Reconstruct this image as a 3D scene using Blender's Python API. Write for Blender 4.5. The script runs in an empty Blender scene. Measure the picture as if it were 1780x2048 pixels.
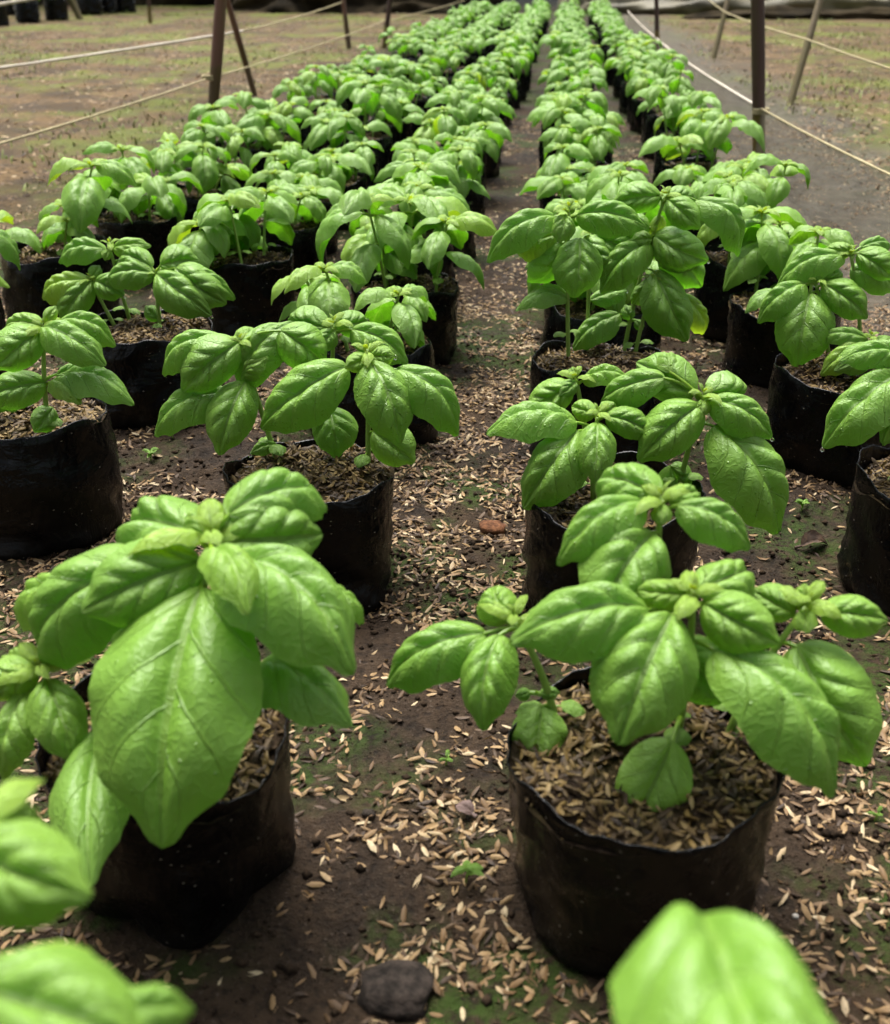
import bpy, math, random
import numpy as np
from mathutils import Vector, Matrix

random.seed(7)
RNG = np.random.default_rng(11)
SC = bpy.context.scene
COL = SC.collection

# ------------------------------------------------------------------ camera, sky, sun, exposure
IMG_W, IMG_H, FPX = 1780.0, 2048.0, 2200.0          # photograph size and focal length in its pixels
PITCH = math.atan(1099.0 / FPX)
YAW = math.atan(241.0 / FPX * math.cos(PITCH))
CAM_H = 0.403
RIM_Z = 0.085

cam_data = bpy.data.cameras.new("camera")
cam = bpy.data.objects.new("camera", cam_data)
COL.objects.link(cam)
cam.location = (0, 0, CAM_H)
cam.rotation_euler = (math.pi / 2 - PITCH, 0, YAW)
cam_data.sensor_fit = 'HORIZONTAL'
cam_data.sensor_width = 36.0
cam_data.lens = 36.0 * FPX / IMG_W
cam_data.clip_start = 0.01
cam_data.clip_end = 400.0
cam_data.dof.use_dof = True
cam_data.dof.focus_distance = 0.82
cam_data.dof.aperture_fstop = 14.5
SC.camera = cam

world = bpy.data.worlds.new("World")
SC.world = world
world.use_nodes = True
wn = world.node_tree
wn.nodes.clear()
w_out = wn.nodes.new("ShaderNodeOutputWorld")
w_bg = wn.nodes.new("ShaderNodeBackground")
w_sky = wn.nodes.new("ShaderNodeTexSky")
w_hsv = wn.nodes.new("ShaderNodeHueSaturation")
w_sky.sky_type = 'NISHITA'
w_sky.sun_disc = False
SUN_EL, SUN_AZ = math.radians(70), math.radians(-25)    # azimuth measured from +Y towards +X
w_sky.sun_elevation = SUN_EL
w_sky.sun_rotation = SUN_AZ
w_sky.dust_density = 4.0
w_hsv.inputs["Saturation"].default_value = 0.50
w_bg.inputs["Strength"].default_value = 0.075
wn.links.new(w_sky.outputs[0], w_hsv.inputs["Color"])
wn.links.new(w_hsv.outputs[0], w_bg.inputs["Color"])
wn.links.new(w_bg.outputs[0], w_out.inputs["Surface"])

sun_data = bpy.data.lights.new("sun", 'SUN')
sun_data.energy = 1.5
sun_data.angle = math.radians(34)
sun_data.color = (1.0, 0.985, 0.955)
sun = bpy.data.objects.new("sun", sun_data)
COL.objects.link(sun)
_sd = Vector((math.sin(SUN_AZ) * math.cos(SUN_EL), math.cos(SUN_AZ) * math.cos(SUN_EL), math.sin(SUN_EL)))
sun.rotation_euler = _sd.to_track_quat('Z', 'Y').to_euler()
sun.location = (0, 0, 5)

SC.view_settings.view_transform = 'Standard'
SC.view_settings.look = 'None'
SC.view_settings.gamma = 1.0
SC.view_settings.use_curve_mapping = False
SC.view_settings.exposure = 2.38
SC.render.engine = 'CYCLES'
SC.cycles.max_bounces = 4
SC.cycles.use_adaptive_sampling = True
SC.cycles.adaptive_threshold = 0.02
SC.cycles.transparent_max_bounces = 5

# ------------------------------------------------------------------ pixel helpers (photograph pixels -> the place)
C0P = np.array([0, 0, CAM_H])
_s, _c = math.sin(YAW), math.cos(YAW)
_sp, _cp = math.sin(PITCH), math.cos(PITCH)
AX_R = np.array([_c, _s, 0.0])
AX_F = np.array([-_s * _cp, _c * _cp, -_sp])
AX_U = np.array([-_s * _sp, _c * _sp, _cp])

def ray(x, y):
    return AX_F + AX_R * ((x - IMG_W / 2) / FPX) - AX_U * ((y - IMG_H / 2) / FPX)
def on_z(x, y, z):
    d = ray(x, y); t = (z - CAM_H) / d[2]
    return C0P + d * t
def on_y(x, y, Y):
    d = ray(x, y); t = Y / d[1]
    return C0P + d * t
def depth(p):
    return float(np.dot(np.asarray(p) - C0P, AX_F))
def to_px(p):
    q = np.asarray(p) - C0P; z = np.dot(q, AX_F)
    return IMG_W / 2 + FPX * np.dot(q, AX_R) / z, IMG_H / 2 - FPX * np.dot(q, AX_U) / z, z

def nrm(v):
    v = np.asarray(v, float); n = np.linalg.norm(v)
    return v / n if n > 1e-12 else v

# ------------------------------------------------------------------ numpy value noise
def _hash(ix, iy, seed):
    n = (ix.astype(np.int64) * 374761393 + iy.astype(np.int64) * 668265263 + seed * 974711) & 0x7fffffff
    n = ((n ^ (n >> 13)) * 1274126177) & 0x7fffffff
    n = (n ^ (n >> 16)) & 0xffff
    return n / 65535.0
def vnoise(x, y, seed=0):
    x = np.asarray(x, float); y = np.asarray(y, float)
    ix = np.floor(x); iy = np.floor(y)
    fx = x - ix; fy = y - iy
    fx = fx * fx * (3 - 2 * fx); fy = fy * fy * (3 - 2 * fy)
    a = _hash(ix, iy, seed); b = _hash(ix + 1, iy, seed)
    c = _hash(ix, iy + 1, seed); d = _hash(ix + 1, iy + 1, seed)
    return (a * (1 - fx) + b * fx) * (1 - fy) + (c * (1 - fx) + d * fx) * fy
def fbm(x, y, seed=0, octv=4):
    s = 0; a = 0.5; t = 0
    for k in range(octv):
        s = s + a * vnoise(np.asarray(x) * 2 ** k, np.asarray(y) * 2 ** k, seed + k * 17); t += a; a *= 0.5
    return s / t

def ground_h(x, y):
    x = np.asarray(x, float); y = np.asarray(y, float)
    h = (fbm(x * 2.2, y * 2.2, 3, 3) - 0.5) * 0.016
    h = h + (fbm(x * 14, y * 14, 5, 3) - 0.5) * 0.014
    rough = np.clip((fbm(x * 6 + 9, y * 6, 8, 2) - 0.42) * 4, 0, 1)
    h = h + (fbm(x * 60, y * 60, 6, 3) - 0.5) * (0.004 + 0.011 * rough)
    return h

# ------------------------------------------------------------------ mesh helpers
def make_mesh(name, verts, faces, uvs=None, smooth=True):
    me = bpy.data.meshes.new(name)
    me.from_pydata([tuple(map(float, v)) for v in verts], [], faces)
    if smooth:
        me.polygons.foreach_set("use_smooth", [True] * len(me.polygons))
    if uvs is not None:
        uvl = me.uv_layers.new(name="UVMap")
        idx = np.empty(len(me.loops), np.int32); me.loops.foreach_get("vertex_index", idx)
        uvl.data.foreach_set("uv", np.asarray(uvs, np.float32)[idx].ravel())
    me.update()
    return me

def fast_mesh(name, verts, tris_or_quads, smooth=False):
    """verts (n,3) array, faces (m,k) int array"""
    verts = np.asarray(verts, np.float32); f = np.asarray(tris_or_quads, np.int32)
    me = bpy.data.meshes.new(name)
    me.vertices.add(len(verts)); me.vertices.foreach_set("co", verts.ravel())
    k = f.shape[1]
    me.loops.add(f.size); me.loops.foreach_set("vertex_index", f.ravel())
    me.polygons.add(len(f))
    me.polygons.foreach_set("loop_start", np.arange(0, f.size, k, dtype=np.int32))
    me.polygons.foreach_set("loop_total", np.full(len(f), k, np.int32))
    if smooth:
        me.polygons.foreach_set("use_smooth", np.ones(len(f), bool))
    me.update(calc_edges=True)
    me.validate()
    return me

def link(name, data, parent=None, mat=None, loc=(0, 0, 0), **props):
    o = bpy.data.objects.new(name, data)
    COL.objects.link(o)
    o.location = loc
    if parent is not None:
        o.parent = parent
    if mat is not None and data is not None and len(data.materials) == 0:
        data.materials.append(mat)
    for k, v in props.items():
        o[k] = v
    return o

def tube(points, radii, seg=8, cap=True):
    """tube along a polyline -> verts, faces"""
    P = [np.asarray(p, float) for p in points]
    vs, fs = [], []
    ref = np.array([0.31, 0.72, 0.21])
    for i, p in enumerate(P):
        t = nrm(P[min(i + 1, len(P) - 1)] - P[max(i - 1, 0)])
        a = nrm(np.cross(t, ref)); b = np.cross(t, a)
        for k in range(seg):
            th = 2 * math.pi * k / seg
            vs.append(p + radii[i] * (a * math.cos(th) + b * math.sin(th)))
    for i in range(len(P) - 1):
        for k in range(seg):
            k2 = (k + 1) % seg
            fs.append((i * seg + k, i * seg + k2, (i + 1) * seg + k2, (i + 1) * seg + k))
    if cap:
        fs.append(tuple(range(seg - 1, -1, -1)))
        fs.append(tuple(range((len(P) - 1) * seg, len(P) * seg)))
    return vs, fs

def bez(p0, p1, p2, n):
    t = np.linspace(0, 1, n)[:, None]
    return (1 - t) ** 2 * np.asarray(p0) + 2 * t * (1 - t) * np.asarray(p1) + t ** 2 * np.asarray(p2)

# ------------------------------------------------------------------ materials
class NT:
    def __init__(self, name):
        self.m = bpy.data.materials.new(name); self.m.use_nodes = True
        self.t = self.m.node_tree; self.t.nodes.clear()
        self.out = self.t.nodes.new("ShaderNodeOutputMaterial")
    def n(self, typ, **kw):
        nd = self.t.nodes.new(typ)
        for k, v in kw.items():
            setattr(nd, k, v)
        return nd
    def put(self, sock, v):
        if isinstance(v, bpy.types.NodeSocket):
            self.t.links.new(v, sock)
        elif v is not None:
            if isinstance(v, tuple) and len(v) == 3 and sock.type == 'RGBA':
                v = (*v, 1.0)
            sock.default_value = v
    def math(self, op, a, b=None, c=None, clamp=False):
        nd = self.n("ShaderNodeMath", operation=op, use_clamp=clamp)
        self.put(nd.inputs[0], a)
        if b is not None: self.put(nd.inputs[1], b)
        if c is not None: self.put(nd.inputs[2], c)
        return nd.outputs[0]
    def mix(self, fac, a, b, mode='MIX'):
        nd = self.n("ShaderNodeMix", data_type='RGBA', blend_type=mode)
        self.put(nd.inputs[0], fac); self.put(nd.inputs[6], a); self.put(nd.inputs[7], b)
        return nd.outputs[2]
    def noise(self, vec, scale, detail=3, rough=0.55, dist=0.0):
        nd = self.n("ShaderNodeTexNoise")
        self.put(nd.inputs["Vector"], vec); nd.inputs["Scale"].default_value = scale
        nd.inputs["Detail"].default_value = detail; nd.inputs["Roughness"].default_value = rough
        nd.inputs["Distortion"].default_value = dist
        return nd.outputs["Fac"]
    def ramp(self, fac, lo, hi, a=0.0, b=1.0, smooth=True):
        nd = self.n("ShaderNodeMapRange", interpolation_type='SMOOTHSTEP' if smooth else 'LINEAR')
        self.put(nd.inputs[0], fac)
        nd.inputs[1].default_value = lo; nd.inputs[2].default_value = hi
        nd.inputs[3].default_value = a; nd.inputs[4].default_value = b
        return nd.outputs[0]
    def scale(self, vec, xyz):
        nd = self.n("ShaderNodeMapping"); self.put(nd.inputs["Vector"], vec)
        nd.inputs["Scale"].default_value = xyz
        return nd.outputs[0]
    def bump(self, h, strength, dist=0.001, normal=None):
        nd = self.n("ShaderNodeBump"); nd.inputs["Strength"].default_value = strength
        nd.inputs["Distance"].default_value = dist
        self.put(nd.inputs["Height"], h)
        if normal is not None: self.put(nd.inputs["Normal"], normal)
        return nd.outputs[0]
    def bsdf(self, color, rough=0.5, spec=0.5, normal=None, **kw):
        nd = self.n("ShaderNodeBsdfPrincipled")
        self.put(nd.inputs["Base Color"], color); self.put(nd.inputs["Roughness"], rough)
        self.put(nd.inputs["Specular IOR Level"], spec)
        if normal is not None: self.put(nd.inputs["Normal"], normal)
        for k, v in kw.items(): self.put(nd.inputs[k], v)
        return nd.outputs[0]
    def done(self, shader):
        self.t.links.new(shader, self.out.inputs["Surface"])
        return self.m

VEIN_N, VEIN_SLOPE, VEIN_OFF = 4.2, 0.36, 0.30

def leaf_material():
    m = NT("basil_leaf")
    uv = m.n("ShaderNodeTexCoord").outputs["UV"]
    oc = m.n("ShaderNodeTexCoord").outputs["Object"]
    sep = m.n("ShaderNodeSeparateXYZ"); m.put(sep.inputs[0], uv)
    u, v = sep.outputs[0], sep.outputs[1]
    info = m.n("ShaderNodeObjectInfo")
    csep = m.n("ShaderNodeSeparateColor"); m.put(csep.inputs[0], info.outputs["Color"])
    youth, wet = csep.outputs[0], csep.outputs[1]
    rnd = info.outputs["Random"]
    s = m.math('MULTIPLY', m.math('SUBTRACT', v, 0.5), 2.0)
    a = m.math('ABSOLUTE', s)
    side = m.math('GREATER_THAN', s, 0.0)
    wob = m.math('MULTIPLY', m.math('SUBTRACT', m.noise(uv, 5.0, 2), 0.5), 0.05)
    q = m.math('SUBTRACT', u, m.math('MULTIPLY', m.math('POWER', a, 0.85), VEIN_SLOPE))
    q = m.math('ADD', m.math('MULTIPLY', m.math('ADD', q, wob), VEIN_N), m.math('MULTIPLY', side, VEIN_OFF))
    fr = m.math('ABSOLUTE', m.math('SUBTRACT', m.math('FRACT', q), 0.5))
    lat = m.ramp(fr, 0.455, 0.5)                                    # lateral veins at frac = 0
    lat = m.math('MULTIPLY', lat, m.ramp(a, 0.75, 1.0, 1.0, 0.0))
    mid = m.ramp(a, 0.010, 0.05, 1.0, 0.0)
    vein = m.math('MAXIMUM', lat, mid)
    # fine net of veinlets
    vor = m.n("ShaderNodeTexVoronoi", feature='DISTANCE_TO_EDGE')
    wn_ = m.n("ShaderNodeTexNoise"); m.put(wn_.inputs["Vector"], uv); wn_.inputs["Scale"].default_value = 7.0; wn_.inputs["Detail"].default_value = 2
    wv = m.n("ShaderNodeVectorMath", operation='MULTIPLY_ADD'); m.put(wv.inputs[0], wn_.outputs["Color"]); wv.inputs[1].default_value = (0.13, 0.13, 0); m.put(wv.inputs[2], uv)
    m.put(vor.inputs["Vector"], m.scale(wv.outputs[0], (24.0, 15.0, 1.0))); vor.inputs["Scale"].default_value = 1.0
    net = m.ramp(vor.outputs["Distance"], 0.0, 0.16, 1.0, 0.0)
    cell = m.math('MULTIPLY', m.ramp(vor.outputs["Distance"], 0.0, 0.42), -1.0)
    patch = m.noise(uv, 3.2, 3, 0.6)
    # colour
    mature = m.mix(m.ramp(patch, 0.35, 0.7), (0.017, 0.106, 0.0014), (0.070, 0.232, 0.0040))
    mature = m.mix(m.ramp(rnd, 0.0, 0.5, 0.60, 0.0), mature, (0.012, 0.088, 0.0040))
    mature = m.mix(m.ramp(rnd, 0.5, 1.0, 0.0, 0.55), mature, (0.092, 0.268, 0.0040))
    young = m.mix(m.ramp(patch, 0.3, 0.7), (0.29, 0.42, 0.008), (0.44, 0.56, 0.012))
    col = m.mix(youth, mature, young)
    col = m.mix(m.math('MULTIPLY', mid, 0.40), col, (0.26, 0.42, 0.05))
    col = m.mix(m.math('MULTIPLY', lat, 0.18), col, (0.20, 0.38, 0.03))
    col = m.mix(m.math('MULTIPLY', net, 0.10), col, (0.16, 0.34, 0.02))
    col = m.mix(m.ramp(u, 0.0, 0.22, 0.45, 0.0), col, (0.26, 0.40, 0.020))
    edge = m.ramp(a, 0.93, 1.0)
    col = m.mix(m.math('MULTIPLY', edge, 0.35), col, (0.26, 0.44, 0.06))
    geo = m.n("ShaderNodeNewGeometry")
    under = geo.outputs["Backfacing"]
    col = m.mix(m.math('MULTIPLY', under, 0.75), col, (0.21, 0.37, 0.045))
    # relief: veinlets, quilting, water beads
    drops = m.n("ShaderNodeTexVoronoi", feature='F1'); m.put(drops.inputs["Vector"], oc)
    drops.inputs["Scale"].default_value = 330.0
    dsep = m.n("ShaderNodeSeparateColor"); m.put(dsep.inputs[0], drops.outputs["Color"])
    keep = m.math('LESS_THAN', dsep.outputs[0], wet)
    bead = m.math('MULTIPLY', m.ramp(drops.outputs["Distance"], 0.10, 0.34, 1.0, 0.0), keep)
    h = m.math('MULTIPLY', vein, -0.5)
    h = m.math('ADD', h, m.math('MULTIPLY', net, -0.09))
    h = m.math('ADD', h, m.math('MULTIPLY', cell, -0.035))
    h = m.math('ADD', h, m.math('MULTIPLY', m.noise(m.scale(uv, (1.6, 1.0, 1.0)), 9.0, 3, 0.55, 0.4), 0.65))
    nor = m.bump(h, 0.9, 0.0014)
    nor = m.bump(bead, 0.8, 0.0007, nor)
    rough = m.math('ADD', 0.24, m.math('MULTIPLY', m.noise(oc, 120.0, 2), 0.16))
    rough = m.math('SUBTRACT', rough, m.math('MULTIPLY', bead, 0.40), clamp=True)
    rough = m.math('ADD', rough, m.math('MULTIPLY', under, 0.2), clamp=True)
    p = m.bsdf(col, rough, 0.70, nor)
    tr = m.n("ShaderNodeBsdfTranslucent")
    tcol = m.mix(youth, (0.14, 0.45, 0.010), (0.50, 0.66, 0.02))
    tcol = m.mix(m.math('MULTIPLY', vein, 0.4), tcol, (0.30, 0.45, 0.06))
    m.put(tr.inputs["Color"], tcol); m.put(tr.inputs["Normal"], nor)
    mx = m.n("ShaderNodeMixShader"); mx.inputs[0].default_value = 0.34
    m.t.links.new(p, mx.inputs[1]); m.t.links.new(tr.outputs[0], mx.inputs[2])
    return m.done(mx.outputs[0])

def stem_material():
    m = NT("basil_stem")
    oc = m.n("ShaderNodeTexCoord").outputs["Object"]
    c = m.mix(m.noise(oc, 60.0, 3), (0.13, 0.25, 0.03), (0.26, 0.36, 0.07))
    p = m.bsdf(c, 0.45, 0.5, m.bump(m.noise(m.scale(oc, (900, 900, 60)), 1.0, 2), 0.2, 0.0005),
               )
    return m.done(p)

def bag_material():
    m = NT("black_grow_bag")
    tc = m.n("ShaderNodeTexCoord"); oc = tc.outputs["Object"]
    info = m.n("ShaderNodeObjectInfo")
    off = m.n("ShaderNodeVectorMath", operation='ADD'); m.put(off.inputs[0], oc)
    cmb = m.n("ShaderNodeCombineXYZ"); m.put(cmb.inputs[0], m.math('MULTIPLY', info.outputs["Random"], 7.0))
    m.put(off.inputs[1], cmb.outputs[0]); v = off.outputs[0]
    fold = m.noise(m.scale(v, (26, 26, 34)), 1.0, 4, 0.55, 0.8)
    crease = m.noise(m.scale(v, (120, 120, 45)), 1.0, 4, 0.6, 1.5)
    dust = m.ramp(m.noise(v, 45.0, 5, 0.7), 0.50, 0.78)
    vor = m.n("ShaderNodeTexVoronoi", feature='F1'); m.put(vor.inputs["Vector"], m.scale(v, (230, 230, 420)))
    vor.inputs["Scale"].default_value = 1.0
    vs = m.n("ShaderNodeSeparateColor"); m.put(vs.inputs[0], vor.outputs["Color"])
    fleck = m.math('MULTIPLY', m.ramp(vor.outputs["Distance"], 0.10, 0.22, 1.0, 0.0), m.math('LESS_THAN', vs.outputs[0], 0.10))
    scr = m.ramp(m.noise(m.scale(v, (40, 40, 900)), 1.0, 3, 0.7, 2.0), 0.67, 0.72)
    sep = m.n("ShaderNodeSeparateXYZ"); m.put(sep.inputs[0], oc)
    mud = m.math('MULTIPLY', m.ramp(m.math('ADD', sep.outputs[2], m.math('MULTIPLY', m.noise(v, 60.0, 4, 0.7), 0.03)), 0.016, 0.034, 1.0, 0.0), 0.7)
    col = m.mix(m.math('MULTIPLY', dust, 0.5), (0.0012, 0.0012, 0.0015), (0.0040, 0.0040, 0.0045))
    col = m.mix(m.math('MULTIPLY', scr, 0.35), col, (0.05, 0.05, 0.05))
    col = m.mix(m.math('MULTIPLY', mud, 0.8), col, (0.007, 0.0058, 0.0045))
    col = m.mix(fleck, col, (0.16, 0.14, 0.11))
    h = m.math('ADD', m.math('MULTIPLY', fold, 1.0), m.math('MULTIPLY', crease, 0.35))
    nor = m.bump(h, 0.6, 0.006)
    rough = m.math('ADD', 0.24, m.math('MULTIPLY', dust, 0.3))
    rough = m.math('ADD', rough, m.math('MULTIPLY', mud, 0.3), clamp=True)
    return m.done(m.bsdf(col, rough, 0.20, nor))

def soil_material(name, in_pot):
    m = NT(name)
    geo = m.n("ShaderNodeNewGeometry"); p = geo.outputs["Position"]
    n1 = m.noise(p, 9.0, 5, 0.6); n2 = m.noise(p, 70.0, 5, 0.65); n3 = m.noise(p, 420.0, 3, 0.6)
    dark, lite = (0.0090, 0.0056, 0.0032), (0.037, 0.0232, 0.0130)
    col = m.mix(m.ramp(n1, 0.32, 0.68), dark, lite)
    col = m.mix(m.ramp(n2, 0.35, 0.75, 0.0, 0.65), col, (0.058, 0.037, 0.021))
    n4 = m.noise(p, 210.0, 4, 0.7)
    col = m.mix(m.ramp(n4, 0.30, 0.52, 0.75, 0.0), col, (0.007, 0.005, 0.0035))
    col = m.mix(m.ramp(n3, 0.60, 0.74, 0.0, 0.40), col, (0.14, 0.11, 0.085))
    if in_pot:
        moss = m.ramp(m.noise(p, 22.0, 4, 0.6), 0.44, 0.62)
        col = m.mix(m.math('MULTIPLY', moss, 0.35), col, (0.050, 0.042, 0.008))
        rough = 0.95
    else:
        moss = m.math('MULTIPLY', m.ramp(m.noise(p, 5.5, 4, 0.62), 0.46, 0.58), m.ramp(m.noise(p, 130.0, 4, 0.7), 0.36, 0.60))
        col = m.mix(m.math('MULTIPLY', moss, 0.85), col, (0.026, 0.048, 0.006))
        # outside the bed: dry litter and thin grass cover
        sep = m.n("ShaderNodeSeparateXYZ"); m.put(sep.inputs[0], p)
        edge = m.math('MULTIPLY', m.math('SUBTRACT', m.noise(p, 2.2, 3), 0.5), 0.5)
        xl = m.ramp(m.math('ADD', sep.outputs[0], edge), -0.82, -1.05)
        xr = m.ramp(m.math('ADD', sep.outputs[0], m.math('MULTIPLY', edge, 0.4)), 0.30, 0.42)
        outside = m.math('MAXIMUM', xl, xr)
        tan = m.mix(m.ramp(m.noise(p, 4.5, 7, 0.75), 0.40, 0.62), (0.044, 0.029, 0.013), (0.150, 0.098, 0.047))
        tan = m.mix(m.ramp(m.noise(p, 60.0, 4, 0.7), 0.4, 0.7), tan, (0.060, 0.040, 0.022))
        grn = m.mix(m.noise(p, 30.0, 3), (0.060, 0.088, 0.010), (0.140, 0.148, 0.030))
        tan = m.mix(m.ramp(m.noise(m.scale(p, (1.0, 0.7, 1.0)), 1.7, 5, 0.68), 0.47, 0.60, 0.0, 0.85), tan, grn)
        strip = m.math('MULTIPLY', m.ramp(sep.outputs[0], 0.26, 0.36), m.ramp(m.math('ADD', sep.outputs[0], edge), 0.95, 0.60))
        grey = m.mix(m.ramp(m.noise(p, 26.0, 5, 0.7), 0.35, 0.65), (0.048, 0.042, 0.030), (0.105, 0.093, 0.070))
        tan = m.mix(m.math('MULTIPLY', strip, 0.85), tan, grey)
        col = m.mix(outside, col, tan)
        rough = m.ramp(n1, 0.3, 0.7, 0.62, 0.9)
    h = m.math('ADD', m.math('MULTIPLY', n2, 0.7), m.math('MULTIPLY', n4, 0.7))
    return m.done(m.bsdf(col, rough, 0.12, m.bump(h, 1.0, 0.008)))

def husk_material(name, dull):
    m = NT(name)
    geo = m.n("ShaderNodeNewGeometry"); r = geo.outputs["Random Per Island"]; p = geo.outputs["Position"]
    rampn = m.n("ShaderNodeValToRGB"); m.put(rampn.inputs[0], r)
    cr = rampn.color_ramp
    stops = ([(0.0, (0.014, 0.008, 0.003)), (0.3, (0.050, 0.029, 0.008)), (0.6, (0.110, 0.068, 0.017)),
              (0.85, (0.180, 0.116, 0.032)), (1.0, (0.25, 0.18, 0.08))] if not dull else
             [(0.0, (0.022, 0.012, 0.006)), (0.25, (0.080, 0.045, 0.019)), (0.55, (0.170, 0.100, 0.041)),
              (0.82, (0.285, 0.186, 0.084)), (1.0, (0.44, 0.35, 0.21))])
    cr.elements[0].position, cr.elements[0].color = stops[0][0], (*stops[0][1], 1)
    cr.elements[1].position, cr.elements[1].color = stops[-1][0], (*stops[-1][1], 1)
    for ps, c in stops[1:-1]:
        e = cr.elements.new(ps); e.color = (*c, 1)
    col = m.mix(m.ramp(m.noise(p, 600.0, 3, 0.6), 0.4, 0.75, 0.0, 0.5), rampn.outputs[0], (0.10, 0.06, 0.03))
    tr = m.n("ShaderNodeBsdfTranslucent"); m.put(tr.inputs["Color"], col)
    pb = m.bsdf(col, 0.6, 0.3, m.bump(m.noise(p, 1500.0, 2), 0.4, 0.0004))
    mx = m.n("ShaderNodeMixShader"); mx.inputs[0].default_value = 0.12
    m.t.links.new(pb, mx.inputs[1]); m.t.links.new(tr.outputs[0], mx.inputs[2])
    return m.done(mx.outputs[0])

def plain(name, c1, c2, nscale, rough=0.8, spec=0.3, bumpk=0.5, stretch=(1, 1, 1), bdist=0.003):
    m = NT(name)
    oc = m.n("ShaderNodeTexCoord").outputs["Object"]
    n = m.noise(m.scale(oc, stretch), nscale, 5, 0.65)
    return m.done(m.bsdf(m.mix(m.ramp(n, 0.3, 0.7), c1, c2), rough, spec, m.bump(n, bumpk, bdist)))

def bamboo_material(name, lower, upper, split):
    m = NT(name)
    oc = m.n("ShaderNodeTexCoord").outputs["Object"]
    sep = m.n("ShaderNodeSeparateXYZ"); m.put(sep.inputs[0], oc)
    n = m.noise(m.scale(oc, (120, 120, 8)), 1.0, 4, 0.6)
    k = m.ramp(m.math('ADD', sep.outputs[2], m.math('MULTIPLY', n, 0.01)), split, split + 0.012)
    c = m.mix(k, lower, upper)
    c = m.mix(m.ramp(n, 0.4, 0.75, 0.0, 0.4), c, (0.05, 0.035, 0.022))
    return m.done(m.bsdf(c, 0.5, 0.4, m.bump(n, 0.3, 0.001)))

def net_material(name, cover):
    m = NT(name)
    uv = m.n("ShaderNodeTexCoord").outputs["UV"]
    n = m.noise(uv, 6.0, 3)
    d = m.n("ShaderNodeBsdfDiffuse"); d.inputs[0].default_value = (0.17, 0.158, 0.128, 1)
    t = m.n("ShaderNodeBsdfTransparent")
    mx = m.n("ShaderNodeMixShader")
    m.put(mx.inputs[0], m.ramp(n, 0.2, 0.8, cover * 0.85, cover * 1.1))
    m.t.links.new(t.outputs[0], mx.inputs[1]); m.t.links.new(d.outputs[0], mx.inputs[2])
    return m.done(mx.outputs[0])

def water_material():
    m = NT("water_bead")
    g = m.n("ShaderNodeBsdfPrincipled")
    g.inputs["Base Color"].default_value = (1, 1, 1, 1); g.inputs["Roughness"].default_value = 0.02
    g.inputs["IOR"].default_value = 1.33; g.inputs["Transmission Weight"].default_value = 1.0
    return m.done(g.outputs[0])

M_LEAF = leaf_material(); M_STEM = stem_material(); M_BAG = bag_material()
M_SOIL = soil_material("pot_soil", True); M_GROUND = soil_material("bed_soil", False)
M_HUSK_POT = husk_material("damp_rice_husk", False); M_HUSK = husk_material("dry_rice_husk", True)
M_CRUMB = plain("soil_crumb", (0.010, 0.0065, 0.004), (0.042, 0.027, 0.016), 120.0, 0.95, 0.1)
M_GRASS = plain("grass_blade", (0.090, 0.130, 0.015), (0.200, 0.215, 0.045), 3.0, 0.6)
M_LITTER = husk_material("straw_litter", True)
M_TWINE = plain("pale_twine", (0.40, 0.34, 0.26), (0.62, 0.56, 0.46), 200.0, 0.85, 0.2)
M_TWINE2 = plain("tan_twine", (0.24, 0.20, 0.10), (0.40, 0.34, 0.20), 200.0, 0.85, 0.2)
M_WATER = water_material()
M_STONE = plain("dark_clod", (0.010, 0.008, 0.006), (0.048, 0.036, 0.028), 140.0, 0.9, 0.15, 1.0)
M_BRICK = plain("red_brick_bit", (0.045, 0.018, 0.008), (0.150, 0.062, 0.026), 160.0, 0.9, 0.2, 0.8)
M_DEADLEAF = plain("dry_leaf", (0.060, 0.036, 0.029), (0.125, 0.082, 0.070), 120.0, 0.7)
M_BROWNLEAF = plain("curled_brown_leaf", (0.022, 0.011, 0.006), (0.075, 0.042, 0.022), 120.0, 0.7)
M_TARP = plain("olive_tarp", (0.045, 0.038, 0.018), (0.130, 0.112, 0.060), 4.0, 0.6, 0.35, 0.6, (1, 1, 1), 0.02)
M_TARP_SHADOW = plain("brown_tarp_and_shadow", (0.010, 0.008, 0.005), (0.040, 0.030, 0.016), 4.0, 0.9, 0.05, 0.6, (1, 1, 1), 0.02)

# ------------------------------------------------------------------ ground
def axis(dense0, dense1, step, far0, far1, grow=1.13):
    a = list(np.arange(dense0, dense1 + 1e-6, step))
    s, x, lo = step, dense0, []
    while x > far0:
        s *= grow; x -= s; lo.append(x)
    s, x, hi = step, a[-1], []
    while x < far1:
        s *= grow; x += s; hi.append(x)
    return np.array(lo[::-1] + a + hi)
gx = axis(-0.75, 0.75, 0.0055, -70, 70, 1.06)
gy = axis(0.10, 1.5, 0.0055, -30, 110, 1.05)
GX, GY = np.meshgrid(gx, gy)
GZ = ground_h(GX, GY)
nx, ny = len(gx), len(gy)
idx = np.arange(nx * ny).reshape(ny, nx)
quads = np.stack([idx[:-1, :-1], idx[:-1, 1:], idx[1:, 1:], idx[1:, :-1]], -1).reshape(-1, 4)
link("ground", fast_mesh("ground", np.stack([GX, GY, GZ], -1).reshape(-1, 3), quads, True), None, M_GROUND,
     kind="structure", label="dark damp brown soil of the growing bed and yard")

# ------------------------------------------------------------------ leaf geometry
def leaf_profile(u):
    u = np.clip(u, 1e-5, 1 - 1e-5)
    p = u ** 0.56 * (1 - u) ** 0.70
    p = p / ((0.56 / 1.26) ** 0.56 * (0.70 / 1.26) ** 0.70)
    tip = np.clip((u - 0.80) / 0.20, 0, 1)
    return p * (1 - 0.30 * np.sin(np.pi * np.clip(tip, 0, 1) ** 1.2))

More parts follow.
